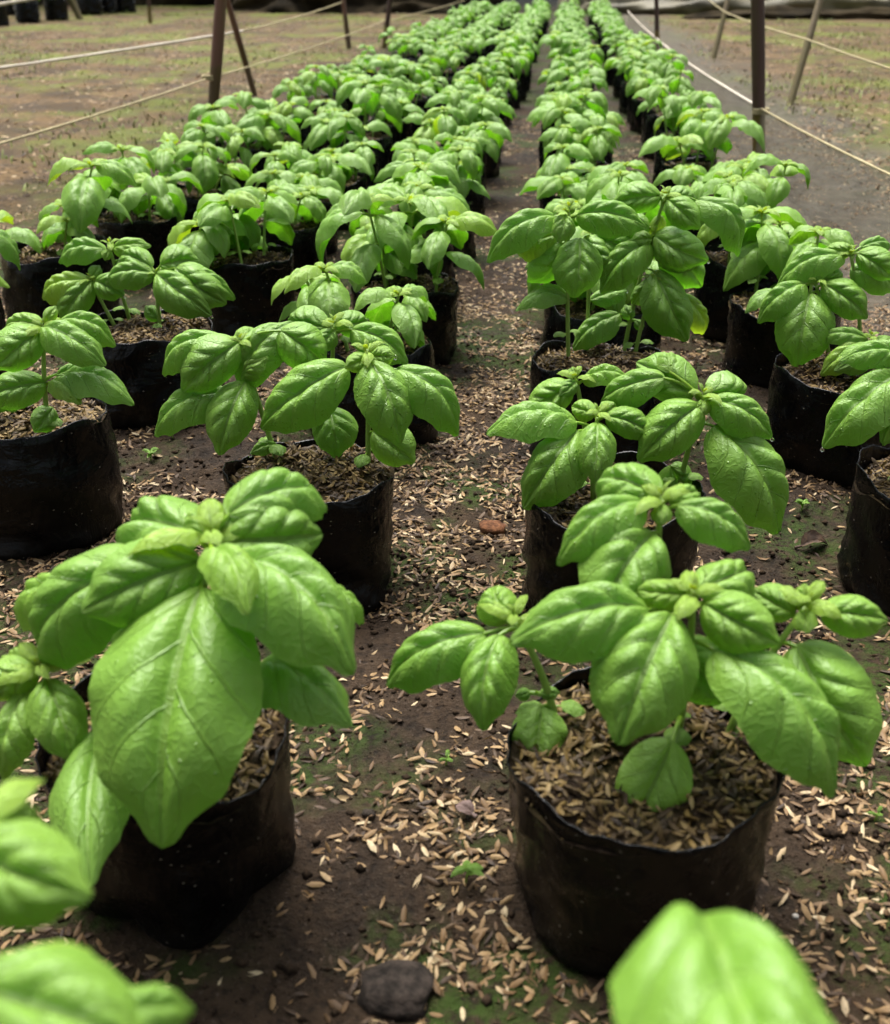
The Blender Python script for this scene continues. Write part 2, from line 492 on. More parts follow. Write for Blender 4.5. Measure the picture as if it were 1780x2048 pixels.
def leaf_geo(B, T, W, n0, arch=0.12, fold=0.30, curl=0.10, quilt=0.05, nu=40, nv=22, seed=0, pet_from=None, twist=0.0, pet_r=0.0012):
    """leaf blade from base B to tip T, full width W, top side towards n0 -> verts (world), faces, uvs"""
    r = random.Random(seed)
    B = np.asarray(B, float); T = np.asarray(T, float)
    L = np.linalg.norm(T - B); a = (T - B) / L
    n = nrm(n0 - np.dot(n0, a) * a); s = np.cross(n, a)
    u = np.linspace(0, 1, nu + 1); v = np.linspace(-1, 1, nv + 1)
    # more samples near the midrib and the margin come for free from a mild warp
    U, S = np.meshgrid(u, v, indexing='ij')
    A = np.abs(S)
    w = leaf_profile(U) * W * 0.5
    ph = r.uniform(0, 6.28); ph2 = r.uniform(0, 6.28); k1 = r.uniform(1.6, 2.6)
    asym = 1 + 0.07 * r.uniform(-1, 1) * np.sign(S)
    serr = 1 + 0.009 * np.sin(U * 62 + ph) * (A > 0.9)
    W_ = w * asym * serr
    z = arch * L * np.sin(np.pi * U ** 0.85)
    z = z - curl * L * np.clip((U - 0.62) / 0.38, 0, 1) ** 2
    z = z - fold * W_ * A ** 2.2
    # each half of the blade is puffed up beside a sunken midrib
    z = z + 0.24 * W_ * np.sin(np.pi * np.clip(A, 0, 1) ** 0.7)
    q = VEIN_N * (U - VEIN_SLOPE * A ** 0.85) + VEIN_OFF * (S > 0)
    fr = q - np.floor(q)
    bulge = 1 - np.exp(-(np.minimum(fr, 1 - fr) / 0.17) ** 1.5)
    irregular = 0.65 + 0.7 * vnoise(q * 0.999 + 11.3 * seed, S * 1.7 + 3 * np.sign(S), seed % 97)
    z = z + quilt * W * bulge * irregular * np.sin(np.pi * np.clip(A, 0, 1) ** 0.75) * np.sin(np.pi * U ** 0.8)
    z = z + quilt * 0.8 * W * (vnoise(U * 6 + seed, S * 2.6 + seed, 5) - 0.5) * (1 - A ** 4) + quilt * 0.16 * W * (vnoise(U * 15 + seed, S * 7, 6) - 0.5) * (1 - A ** 4)
    z = z + 0.055 * W * A ** 3 * np.sin(2 * math.pi * k1 * U + ph2 + 1.3 * np.sign(S)) * np.sin(np.pi * U)
    lat = W_ * S * (1 - 0.10 * A ** 2 * fold * 2)
    sway = r.uniform(-0.05, 0.05) * L * np.sin(np.pi * U)
    tw = twist * U
    P = B + a * (L * U)[..., None] + s * ((lat * np.cos(tw) + sway))[..., None] + n * (z + lat * np.sin(tw))[..., None]
    verts = list(P.reshape(-1, 3)); uvs = list(np.stack([U, S * 0.5 + 0.5], -1).reshape(-1, 2))
    m = nv + 1
    faces = []
    for i in range(nu):
        for j in range(nv):
            faces.append((i * m + j, i * m + j + 1, (i + 1) * m + j + 1, (i + 1) * m + j))
    if pet_from is not None:
        pf = np.asarray(pet_from, float)
        d = np.linalg.norm(B - pf)
        Bi = P[1, nv // 2]
        mid = (pf + B) / 2 + np.array([0, 0, 0.12 * d]) - a * 0.1 * d
        pv, pfc = tube(bez(pf, mid, Bi, 6), np.linspace(pet_r * 1.1, pet_r * 0.8, 6), 6, False)
        o = len(verts)
        verts += pv; uvs += [(0.02, 0.5)] * len(pv)
        faces += [tuple(o + k for k in f) for f in pfc]
    return np.array(verts), faces, np.array(uvs)

def tip_geo(apex, size, seed, up=(0, 0, 1), n_pairs=3):
    """cluster of small crumpled young leaves at a shoot tip"""
    r = random.Random(seed * 7 + 1)
    V, F, UVs = [], [], []
    a0 = r.uniform(0, 3.14)
    up = np.asarray(up, float)
    for k in range(n_pairs):
        sz = size * (1.15, 0.80, 0.45)[k]
        el = math.radians((6, 26, 58)[k])
        for sgn in (0, 1):
            az = a0 + k * math.pi / 2 + sgn * math.pi + r.uniform(-0.25, 0.25)
            d = np.array([math.cos(az) * math.cos(el), math.sin(az) * math.cos(el), math.sin(el) + r.uniform(-0.15, 0.15)])
            b = np.asarray(apex) + up * (0.0015 * k) + d * 0.0008
            t = b + nrm(d) * sz * r.uniform(0.85, 1.15)
            nn = nrm(np.array([0, 0, 1]) + 0.25 * np.array([r.uniform(-1, 1), r.uniform(-1, 1), 0]) - 0.6 * d)
            v, f, uv = leaf_geo(b, t, sz * r.uniform(0.45, 0.6), nn, 0.10, 0.30, 0.16, 0.10, 12, 8, r.randint(0, 9999))
            o = sum(len(x) for x in V)
            V.append(v); UVs.append(uv); F += [tuple(o + q for q in ff) for ff in f]
    return np.vstack(V), F, np.vstack(UVs)

# shared leaf shapes: base at the origin, blade along +X, length 1, top side +Z
LEAF_LIB = []
for k in range(16):
    r = random.Random(100 + k)
    dr = r.uniform(0.10, 0.55)
    T = np.array([math.cos(dr), 0, -math.sin(dr)])
    v, f, uv = leaf_geo((0, 0, 0), T, r.uniform(0.56, 0.72), np.array([0, r.uniform(-.15, .15), 1.0]), r.uniform(0.10, 0.20),
                        r.uniform(0.2, 0.45), r.uniform(0.02, 0.2), 0.075, 20, 12, 300 + k, (-0.10, 0, -0.06), 0.0, 0.022)
    me = make_mesh("basil_leaf", v, f, uv); me.materials.append(M_LEAF)
    LEAF_LIB.append(me)
COTY_LIB = []
for k in range(3):
    v, f, uv = leaf_geo((0, 0, 0), (1, 0, -0.12), 0.95, np.array([0, 0, 1.0]), 0.06, 0.12, 0.06, 0.02, 14, 10, 500 + k, (-0.35, 0, -0.12), 0.0, 0.045)
    me = make_mesh("seed_leaf", v, f, uv); me.materials.append(M_LEAF); COTY_LIB.append(me)
TIP_LIB = []
for k in range(5):
    v, f, uv = tip_geo((0, 0, 0), 1.0, 40 + k)
    me = make_mesh("shoot_tip", v, f, uv); me.materials.append(M_LEAF); TIP_LIB.append(me)

# ------------------------------------------------------------------ rice husks
HK_V = np.array([[-0.5, 0, 0.02], [-0.22, -0.125, 0.0], [-0.22, 0, 0.11], [-0.22, 0.125, 0.0],
                 [0.2, -0.14, 0.0], [0.2, 0, 0.12], [0.2, 0.14, 0.0], [0.5, 0, 0.03]])
HK_F = np.array([[0, 2, 1], [0, 3, 2], [1, 2, 5], [1, 5, 4], [2, 3, 6], [2, 6, 5], [4, 5, 7], [5, 6, 7]])
def husks(pos, nrm_tilt, rng, lmin, lmax):
    n = len(pos)
    L = rng.uniform(lmin, lmax, n); wd = rng.uniform(0.75, 1.25, n)
    az = rng.uniform(0, 2 * math.pi, n)
    tx = rng.normal(0, nrm_tilt, n); ty = rng.normal(0, nrm_tilt, n); flip = np.where(rng.random(n) < 0.35, -1.0, 1.0)
    bend = rng.normal(0, 0.12, n)
    V = np.repeat(HK_V[None], n, 0).copy()
    V[:, :, 2] += bend[:, None] * (V[:, :, 0] ** 2) * 2
    V[:, :, 1] *= wd[:, None]
    V[:, :, 2] *= flip[:, None]
    V *= L[:, None, None]
    y = V[:, :, 1] * np.cos(tx)[:, None] - V[:, :, 2] * np.sin(tx)[:, None]
    z = V[:, :, 1] * np.sin(tx)[:, None] + V[:, :, 2] * np.cos(tx)[:, None]
    x = V[:, :, 0] * np.cos(ty)[:, None] + z * np.sin(ty)[:, None]
    z = -V[:, :, 0] * np.sin(ty)[:, None] + z * np.cos(ty)[:, None]
    X = x * np.cos(az)[:, None] - y * np.sin(az)[:, None]
    Y = x * np.sin(az)[:, None] + y * np.cos(az)[:, None]
    lift = (L * (0.035 + 0.14 * np.abs(np.sin(ty))))
    V = np.stack([X + pos[:, 0:1], Y + pos[:, 1:2], z + pos[:, 2:3] + lift[:, None]], -1)
    F = HK_F[None] + (np.arange(n) * 8)[:, None, None]
    return V.reshape(-1, 3), F.reshape(-1, 3)

# ------------------------------------------------------------------ grow bags
def bag_mesh(seed, rad, height, boxy, taper_=None, corner=None):
    r = random.Random(seed)
    seg, rows = 72, 18
    th = np.linspace(0, 2 * math.pi, seg, endpoint=False)
    c1, c2, c3 = r.uniform(0, 6.28), r.uniform(0, 6.28), r.uniform(0, 6.28)
    bulge = r.uniform(-0.02, 0.05); taper = r.uniform(-0.06, 0.05)
    if taper_ is not None: taper = taper_
    if corner is not None: c3 = -4 * corner
    vs, fs = [], []
    rimw = 0.0028 * np.sin(3 * th + c1) + 0.0018 * np.sin(7 * th + c2) + 0.0004 * np.sin(17 * th + c3)
    tilt = 0.0035 * np.cos(th - c2)
    rings = []
    for i in range(rows + 1):
        t = i / rows
        R = rad * (1 - taper * (1 - t)) * (1 + bulge * math.sin(math.pi * t))
        if t < 0.10:
            R = R * (0.90 + 0.10 * math.sin(t / 0.10 * math.pi / 2))
        low = (1 - t) ** 1.6
        shape = 1 + 0.018 * np.sin(2 * th + c1) + 0.012 * np.sin(3 * th + c2 + t)
        shape = shape + boxy * low * 0.11 * np.cos(4 * th + c3)                 # gusset corners at the base
        wr = (vnoise(np.cos(th) * 2.6 + 9 + seed, np.sin(th) * 2.6 + t * 7, seed) - 0.5) * 0.035
        wr = wr + (vnoise(np.cos(th) * 9 + 40, np.sin(th) * 9 + t * 12 + seed, seed + 3) - 0.5) * 0.016
        rid = 1 - np.abs(2 * vnoise(np.cos(th) * 4 + 17 + t * 2.5, np.sin(th) * 4 + seed + t * 3.0, seed + 9) - 1)
        wr = wr * 1.9 - 0.035 * rid ** 5
        wr = wr * (0.6 + 0.9 * low)
        wr = wr + 0.012 * np.sin(23 * th + c1 + 2 * np.sin(3 * th + c2)) * np.clip((t - 0.80) / 0.2, 0, 1) ** 2
        rr = R * (shape + wr)
        z = -0.004 + (height + 0.004) * t + (rimw + tilt) * t ** 4
        rings.append(np.stack([rr * np.cos(th), rr * np.sin(th), np.broadcast_to(z, th.shape)], -1))
    # lip turned in, then inner wall down to below the soil
    top = rings[-1]
    for dz, k in ((0.0006, 0.992), (-0.0006, 0.984), (-0.010, 0.978), (-0.030, 0.965)):
        q = top.copy(); q[:, :2] *= k; q[:, 2] += dz; rings.append(q)
    for q in rings: vs += list(q)
    n = len(rings)
    for i in range(n - 1):
        for k in range(seg):
            k2 = (k + 1) % seg
            fs.append((i * seg + k, i * seg + k2, (i + 1) * seg + k2, (i + 1) * seg + k))
    fs.append(tuple(range(seg - 1, -1, -1)))
    return make_mesh("grow_bag", vs, fs)

def pot_surface(x, y, seed, rad):
    rr = np.sqrt(x * x + y * y) / rad
    return 0.006 * (1 - rr ** 2) + (fbm(x * 40 + seed * 3.1, y * 40, seed, 3) - 0.5) * 0.020
def soil_mesh(seed, rad):
    seg, rings = 40, 14
    vs = [(0, 0, float(pot_surface(np.array(0.0), np.array(0.0), seed, rad)))]; fs = []
    for i in range(1, rings + 1):
        R = rad * i / rings
        for k in range(seg):
            t = 2 * math.pi * k / seg
            x, y = R * math.cos(t), R * math.sin(t)
            vs.append((x, y, float(pot_surface(np.array(x), np.array(y), seed, rad))))
    for k in range(seg):
        fs.append((0, 1 + k, 1 + (k + 1) % seg))
    for i in range(rings - 1):
        for k in range(seg):
            a, b = 1 + i * seg + k, 1 + i * seg + (k + 1) % seg
            fs.append((a, a + seg, b + seg, b))
    return make_mesh("potting_soil", vs, fs)
def pot_husk_mesh(seed, rad, n):
    rng = np.random.default_rng(seed)
    R = rad * np.sqrt(rng.random(n)) * 0.97; t = rng.uniform(0, 2 * math.pi, n)
    x, y = R * np.cos(t), R * np.sin(t)
    keep = fbm(x * 30 + seed, y * 30, seed + 5, 2) > 0.10
    x, y = x[keep], y[keep]
    z = pot_surface(x, y, seed, rad) + rng.uniform(-0.0008, 0.0022, len(x))
    V, F = husks(np.stack([x, y, z], -1), 0.42, rng, 0.0052, 0.0100)
    return fast_mesh("rice_husks", V, F)

BAG_R, SOIL_DROP = 0.060, 0.009
BAG_LIB = [bag_mesh(20 + k, BAG_R, RIM_Z, (0.3, 1.0, 0.6, 0.2, 0.8, 0.5)[k]) for k in range(6)]
SOIL_LIB = [soil_mesh(60 + k, BAG_R * 0.985) for k in range(4)]
HUSK_LIB = [pot_husk_mesh(60 + k, BAG_R * 0.96, 620) for k in range(4)]
for me in BAG_LIB: me.materials.append(M_BAG)
for me in SOIL_LIB: me.materials.append(M_SOIL)
for me in HUSK_LIB: me.materials.append(M_HUSK_POT)

POT_XY = []
def new_pot(x, y, label, group, k, rad=1.0, hsc=1.0, yaw=None, hero=False, bag=None):
    r = random.Random(k * 31 + 5)
    z = float(ground_h(x, y))
    root = link("potted_basil", None, None, None, (x, y, z), label=label, category="potted plant", group=group)
    root.empty_display_size = 0.03
    yaw = r.uniform(0, 6.28) if yaw is None else yaw
    lib = BAG_LIB[k % len(BAG_LIB)]
    if bag is not None:
        lib, yaw = bag_mesh(*bag), 0.0; lib.materials.append(M_BAG)
    b = link("grow_bag", lib, root); b.rotation_euler[2] = yaw; b.scale = (rad, rad, hsc)
    if hero:
        sm = soil_mesh(900 + k, BAG_R * 0.985); sm.materials.append(M_SOIL)
        hm = pot_husk_mesh(900 + k, BAG_R * 0.96, 1300); hm.materials.append(M_HUSK_POT)
    else:
        sm = SOIL_LIB[k % 4]; hm = HUSK_LIB[k % 4]
    sz = RIM_Z * hsc - SOIL_DROP
    s = link("potting_soil", sm, root, None, (0, 0, sz)); s.scale = (rad, rad, 1)
    link("rice_husks", hm, s, None, (0, 0, 0), kind="stuff")
    POT_XY.append((x, y, BAG_R * rad))
    return root, sz

# ------------------------------------------------------------------ hand-placed basil plants (bases and tips read from the photograph)
TO_CAM = lambda p: nrm(C0P - np.asarray(p))
def hero_leaf(plant, base, tip, wpx, seed, stem_pts, root_loc, youth, arch, fold, quilt, wet, curl=0.06):
    L = np.linalg.norm(tip - base); a = (tip - base) / L
    mid = (base + tip) / 2; v = TO_CAM(mid)
    scale = FPX / depth(mid); want = wpx / scale
    up = np.array([0, 0, 1.0])
    n0 = nrm(up - np.dot(up, a) * a)
    if np.dot(n0, v) < 0 and abs(a[2]) > 0.8: n0 = -n0
    c = nrm(v - np.dot(v, a) * a)
    best = None
    for beta in (0.0, 0.15, 0.3, 0.45, 0.6, 0.8, 1.0):
        n = nrm((1 - beta) * n0 + beta * c); s = np.cross(n, a)
        pa = a - np.dot(a, v) * v; pa = nrm(pa)
        ps = s - np.dot(s, v) * v; ps = ps - np.dot(ps, pa) * pa
        vis = max(np.linalg.norm(ps), 0.08)
        W = want / vis
        best = (n, W)
        if W <= 0.70 * L: break
    n, W = best; W = min(W, 0.95 * L)
    # petiole from the nearest point of the stem, a little below the blade
    sp = np.array(stem_pts); d = np.linalg.norm(sp - (base - np.array([0, 0, 0.004])), axis=1)
    pf = sp[int(np.argmin(d))]
    v_, f_, uv_ = leaf_geo(base, tip, W, n, arch, fold, curl, quilt, 44, 26, seed, pf)
    me = make_mesh("basil_leaf", v_ - base, f_, uv_); me.materials.append(M_LEAF)
    o = link("leaf", me, plant, None, tuple(base - root_loc))
    o.color = (youth, wet, 0, 1)
    return o

def hero_plant(root, sz, spec, k):
    rl = np.array(root.location)
    soil_z = rl[2] + sz
    b = on_z(spec['base'][0], spec['base'][1], soil_z)
    # keep the foot of the stem inside its bag
    dxy = b[:2] - rl[:2]; dd = np.linalg.norm(dxy)
    if dd > 0.046: b[:2] = rl[:2] + dxy / dd * 0.046
    Y = b[1] + spec.get('lean', 0.0)
    ap = on_y(spec['apex'][0], spec['apex'][1], Y)
    b[2] = soil_z - 0.004
    mid = (b + ap) / 2 + np.array([random.uniform(-.004, .004), random.uniform(-.004, .004), 0]) + (np.array([b[0], b[1], ap[2]]) - ap) * 0.2
    pts = bez(b, mid, ap, 22)
    hgt = np.linalg.norm(ap - b)
    v, f = tube(pts, np.linspace(0.0021, 0.0014, 22), 10)
    me = make_mesh("basil_stem", np.array(v) - rl, f)
    plant = link("basil_plant", me, root, M_STEM)
    for i, lf in enumerate(spec['leaves']):
        bx, by, tx, ty, w, dyt = lf[:6]
        o = lf[6] if len(lf) > 6 else {}
        Bp = on_y(bx, by, Y + o.get('dyb', dyt * 0.12))
        Tp = on_y(tx, ty, Y + dyt)
        youth = o.get('y', 0.0)
        hero_leaf(plant, Bp, Tp, w, k * 100 + i, pts, rl, youth, o.get('arch', 0.16), o.get('fold', 0.48), o.get('q', 0.065), o.get('wet', spec.get('wet', 0.25)), o.get('curl', 0.10))
    ts = spec.get('tip', 0.014) * 1.2; ap = ap + np.array([0, 0, 0.0015])
    tv, tf, tuv = tip_geo(ap, ts, k)
    me = make_mesh("shoot_tip", tv - ap, tf, tuv); me.materials.append(M_LEAF)
    t = link("shoot_tip", me, plant, None, tuple(ap - rl)); t.color = (1.0, 0.1, 0, 1)
    # a pair of seed leaves low on the stem
    if spec.get('coty', True):
        r = random.Random(k + 77)
        at = pts[5]; az = r.uniform(0, 6.28)
        for sgn in (0, math.pi):
            c = link("seed_leaf", COTY_LIB[k % 3], plant, None, tuple(at - rl + np.array([math.cos(az + sgn), math.sin(az + sgn), 0.1]) * 0.004))
            c.rotation_euler = (0, r.uniform(-0.1, 0.3), az + sgn); sc = r.uniform(0.009, 0.014); c.scale = (sc, sc, sc)
            c.color = (0.25, 0.1, 0, 1)
    return plant

ORD = ("first second third fourth fifth sixth seventh eighth ninth tenth eleventh twelfth thirteenth fourteenth fifteenth sixteenth "
       "seventeenth eighteenth nineteenth twentieth").split()
ORD += ["twenty-" + o for o in ORD[:9]] + ["thirtieth"] + ["thirty-" + o for o in ORD[:9]] + ["fortieth"]
ROWS = ["the row farthest from the pale twine", "the fourth row from the pale twine", "the middle row", "the second row from the pale twine",
        "the row along the pale twine"]
GROUP = "basil bags set out in five rows"

# rim centres (photograph pixels), row by row, front to back
PX = {
    0: [(-112, 612), (110, 505), (272, 428), (368, 372), (443, 330)],
    1: [(42, 838), (297, 652), (490, 520), (556, 450)],
    2: [(335, 1470), (620, 940), (738, 690), (812, 562)],
    3: [(1283, 1510), (1225, 985), (1200, 718), (1207, 602)],
    4: [(1895, 965), (1690, 745), (1572, 590), (1498, 517)],
}
HERO_LABEL = {
    (2, 0): "front basil bag with the largest leaves, one huge leaf drooping over its rim",
    (3, 0): "front basil bag showing husk-covered soil between splayed leaves and round seed leaves",
    (2, 1): "basil bag with several tall stems right behind the huge-leaved front bag",
    (3, 1): "basil bag behind the husk-topped front bag, one long leaf reaching down its side",
    (3, 2): "tallest basil bag, bare green stems rising high above its pot",
    (1, 0): "basil bag cut by the left edge, small notched leaf low on its stem",
    (1, 1): "basil bag with yellowing left leaf tip behind the edge-cut bag",
    (4, 0): "basil bag cut by the right edge, only a sliver of husky soil showing",
    (4, 1): "basil bag with one broad dimpled leaf hanging before the netting",
    (0, 0): "basil bag outside the left edge, only drooping leaf tips in view",
}
HERO_BAG = {(2, 0): (201, BAG_R, RIM_Z, 1.5, 0.15, math.radians(-68)), (3, 0): (204, BAG_R, RIM_Z, 0.3, 0.07, math.radians(-30)),
            (2, 1): (207, BAG_R, RIM_Z, 1.0, 0.02, math.radians(-35)), (3, 1): (209, BAG_R, RIM_Z, 0.3, 0.03, math.radians(-60)),
            (1, 0): (211, BAG_R, RIM_Z, 0.5, -0.05, math.radians(-10)), (4, 1): (214, BAG_R, RIM_Z, 0.9, -0.03, math.radians(-80))}
POT_SIZE = {(2, 0): (0.93, 1.0), (1, 0): (1.10, 1.10)}
HP = {}
HP[(3, 0)] = [
    dict(base=(1345, 1500), apex=(1385, 1200), lean=-0.012, wet=0.1, tip=0.013, leaves=[
        (1345, 1228, 1238, 1482, 232, -0.050, dict(arch=0.10)), (1300, 1222, 1022, 1268, 165, -0.022), (1405, 1205, 1560, 1288, 135, -0.015, dict(y=0.15)),
        (1395, 1185, 1500, 1140, 120, 0.035, dict(y=0.2)), (1375, 1190, 1268, 1178, 72, 0.004, dict(y=0.45, q=0.09)),
        (1425, 1300, 1695, 1582, 165, -0.040, dict(dyb=-0.01)), (1360, 1290, 1470, 1400, 150, 0.010),
        (1345, 1480, 1252, 1662, 150, -0.030, dict(y=0.25, arch=0.05, q=0.015, fold=0.15, wet=0.0, dyb=-0.012))]),
    dict(base=(1075, 1430), apex=(1030, 1245), wet=0.1, tip=0.012, leaves=[
        (1015, 1248, 985, 1168, 132, 0.022, dict(y=0.3, q=0.10, arch=0.2)), (975, 1268, 762, 1362, 125, -0.006), (1000, 1268, 962, 1460, 125, -0.034),
        (1050, 1255, 1120, 1235, 70, 0.01, dict(y=0.3)), (1082, 1412, 1072, 1536, 116, -0.022, dict(y=0.15, arch=0.04, q=0.015, fold=0.12, wet=0)),
        (1060, 1385, 1030, 1392, 30, 0.0), (1080, 1385, 1120, 1385, 32, 0.0)]),
    dict(base=(1480, 1470), apex=(1612, 1215), wet=0.1, tip=0.013, leaves=[
        (1590, 1228, 1500, 1178, 85, 0.012, dict(y=0.2)), (1640, 1225, 1782, 1240, 95, 0.0, dict(y=0.15)), (1612, 1222, 1608, 1165, 62, 0.012, dict(y=0.5, q=.1)),
        (1610, 1225, 1615, 1262, 60, -0.014, dict(y=0.5)), (1592, 1288, 1738, 1540, 205, -0.030), (1470, 1455, 1462, 1502, 40, -0.008, dict(arch=.05))]),
    dict(base=(1300, 1392), apex=(1322, 1008), wet=0.2, tip=0.012, leaves=[
        (1288, 1005, 1108, 1118, 105, -0.020, dict(arch=0.2)), (1352, 1012, 1508, 1090, 92, -0.008, dict(arch=0.16)), (1318, 990, 1185, 962, 110, 0.035),
        (1308, 1066, 1195, 1235, 200, -0.045, dict(arch=0.16)), (1322, 1012, 1326, 1046, 60, -0.012, dict(y=0.35)), (1335, 998, 1400, 985, 60, 0.018, dict(y=.3))]),
]
HP[(2, 0)] = [
    dict(base=(395, 1480), apex=(425, 1088), lean=-0.01, wet=0.06, tip=0.022, coty=False, leaves=[
        (404, 1172, 308, 1695, 345, -0.085, dict(arch=0.10, fold=0.22, q=0.03)), (406, 1122, 158, 1225, 190, -0.026, dict(arch=0.15)),
        (446, 1118, 714, 1325, 205, -0.038, dict(arch=0.16)), (422, 1102, 494, 1214, 108, -0.052, dict(y=0.42, dyb=-0.020, fold=.3)),
        (432, 1082, 652, 1068, 230, 0.026, dict(arch=0.16)), (418, 1075, 392, 1010, 95, 0.018, dict(y=.35, arch=.12)), (430, 1078, 470, 1040, 70, 0.012, dict(y=.45)), (455, 1030, 664, 1000, 130, 0.050), (400, 1075, 248, 1085, 150, 0.040),
        (300, 1120, 62, 1335, 190, -0.005, dict(arch=.16)), (150, 1170, 45, 1245, 40, 0.02, dict(y=.4)),
        (505, 1340, 702, 1432, 128, -0.030), (600, 1190, 736, 1232, 50, 0.02, dict(y=0.2)), (215, 1455, 172, 1748, 178, -0.088, dict(arch=0.10, q=.02)),
        (380, 1215, 240, 1370, 170, 0.005)]),
    dict(base=(170, 1500), apex=(85, 1345), lean=-0.005, wet=0.06, tip=0.015, coty=False, leaves=[
        (75, 1338, -40, 1390, 95, -0.008, dict(y=0.35, q=.1)), (92, 1358, 150, 1522, 122, -0.030, dict(y=0.15, q=.085)), (58, 1375, -5, 1562, 85, -0.030, dict(y=.25)),
        (92, 1340, 118, 1305, 26, 0.006, dict(y=0.5)), (70, 1330, 10, 1318, 60, 0.015, dict(y=.5))]),
]
HP[(3, 1)] = [
    dict(base=(1188, 1000), apex=(1195, 835), tip=0.011, wet=0.35, leaves=[
        (1155, 845, 972, 852, 62, -0.010, dict(arch=0.14)), (1158, 860, 1042, 1014, 128, -0.030), (1195, 845, 1190, 962, 92, -0.038), (1212, 832, 1308, 872, 70, -0.004),
        (1190, 828, 1140, 812, 50, 0.016, dict(y=.4)), (1205, 830, 1235, 812, 50, 0.014, dict(y=.3))]),
    dict(base=(1375, 990), apex=(1405, 798), tip=0.012, wet=0.35, leaves=[
        (1402, 808, 1278, 920, 118, -0.026, dict(arch=.16)), (1428, 850, 1570, 1064, 145, -0.030), (1422, 798, 1550, 870, 88, -0.012, dict(arch=.18)),
        (1390, 790, 1268, 722, 105, 0.030), (1410, 785, 1492, 790, 100, 0.030, dict(arch=.2)), (1340, 745, 1335, 706, 50, 0.03, dict(y=.2)),
        (1330, 755, 1194, 802, 78, 0.020), (1405, 800, 1400, 832, 44, -0.012, dict(y=.5)), (1340, 930, 1375, 985, 80, 0.01, dict(wet=0))]),
    dict(base=(1165, 930), apex=(1152, 760), tip=0.010, wet=0.3, leaves=[
        (1145, 768, 1052, 828, 78, -0.008, dict(q=0.11, y=.1)), (1165, 762, 1262, 752, 40, 0.0, dict(y=.25)), (1150, 762, 1120, 790, 40, -0.014, dict(q=.1)),
        (1150, 755, 1140, 735, 36, 0.01, dict(y=.3))]),
]
HP[(3, 2)] = [
    dict(base=(1138, 728), apex=(1138, 425), tip=0.013, wet=0.35, leaves=[
        (1112, 432, 968, 515, 72, -0.012, dict(arch=.22)), (1130, 430, 1118, 482, 58, -0.022, dict(y=.1)), (1152, 432, 1295, 448, 78, -0.004, dict(arch=.18)),
        (1160, 476, 1148, 594, 118, -0.026, dict(arch=.12)), (1115, 470, 1030, 505, 60, 0.02, dict(y=.55)), (1125, 485, 1058, 572, 66, 0.012), (1130, 420, 1150, 402, 40, .015, dict(y=.3)),
        (1135, 600, 1030, 612, 26, -0.006), (1138, 595, 1056, 582, 28, 0.012, dict(y=.3))]),
    dict(base=(1172, 705), apex=(1178, 470), tip=0.010, wet=0.3, leaves=[
        (1180, 472, 1270, 500, 80, -0.006), (1170, 472, 1220, 560, 85, -0.02), (1180, 600, 1255, 575, 40, 0.015, dict(y=.0, arch=.05, q=.02))]),
    dict(base=(1250, 708), apex=(1330, 395), tip=0.012, wet=0.35, leaves=[
        (1322, 392, 1222, 408, 70, 0.004, dict(arch=.2)), (1335, 398, 1398, 456, 66, -0.022), (1390, 400, 1480, 512, 62, -0.006, dict(arch=.28, curl=.02)),
        (1335, 390, 1395, 398, 52, 0.01), (1300, 485, 1198, 582, 86, -0.020, dict(arch=.18)), (1305, 478, 1262, 482, 40, -.01, dict(y=.3)),
        (1305, 488, 1345, 498, 30, -.014, dict(y=.4)), (1308, 470, 1418, 522, 95, -0.010, dict(arch=.24)), (1325, 480, 1410, 575, 90, 0.008),
        (1308, 540, 1378, 682, 105, -0.022, dict(arch=.16)), (1320, 430, 1310, 495, 40, .012, dict(y=.6)), (1360, 590, 1415, 668, 50, 0.012, dict(y=.7)),
        (1240, 628, 1142, 694, 62, -0.012, dict(arch=.06)), (1262, 640, 1250, 610, 34, .0), (1272, 640, 1285, 660, 30, -.006), (1300, 455, 1215, 450, 70, .015)]),
    dict(base=(1270, 715), apex=(1310, 560), tip=0.009, wet=0.2, leaves=[(1305, 570, 1350, 640, 60, .01), (1300, 565, 1260, 610, 40, .01, dict(y=.2))]),
]
HP[(2, 1)] = [
    dict(base=(560, 935), apex=(480, 690), tip=0.011, wet=0.35, leaves=[
        (478, 684, 362, 786, 112, -0.018, dict(arch=.16)), (452, 680, 316, 742, 68, -0.002, dict(arch=.2, y=.1)), (480, 770, 578, 640, 96, 0.012, dict(q=.09)),
        (560, 660, 655, 735, 105, 0.006), (470, 690, 520, 660, 50, .02, dict(y=.3)), (470, 790, 300, 862, 80, -0.014, dict(arch=.18)),
        (492, 762, 436, 908, 108, -0.036), (495, 755, 530, 715, 40, -0.01, dict(y=.35, q=.11)), (555, 890, 500, 905, 34, -.01, dict(y=.15))]),
    dict(base=(735, 955), apex=(735, 712), tip=0.013, wet=0.4, leaves=[
        (696, 732, 512, 852, 128, -0.016, dict(arch=.14)), (738, 722, 802, 884, 122, -0.034), (790, 738, 924, 865, 98, -0.012, dict(arch=.2)),
        (735, 712, 690, 735, 46, -.012, dict(y=.4)), (740, 712, 790, 712, 48, -0.002, dict(y=.3)), (745, 862, 828, 924, 96, -0.012, dict(y=.2, arch=.05, q=.02))]),
    dict(base=(672, 895), apex=(668, 655), tip=0.012, wet=0.35, leaves=[
        (702, 660, 818, 722, 82, -0.006, dict(arch=.18)), (655, 655, 570, 640, 80, 0.02), (668, 660, 640, 700, 60, -.014, dict(q=.1)), (672, 648, 740, 640, 60, .02),
        (655, 812, 672, 914, 128, -0.026), (640, 790, 545, 800, 80, .012)]),
]
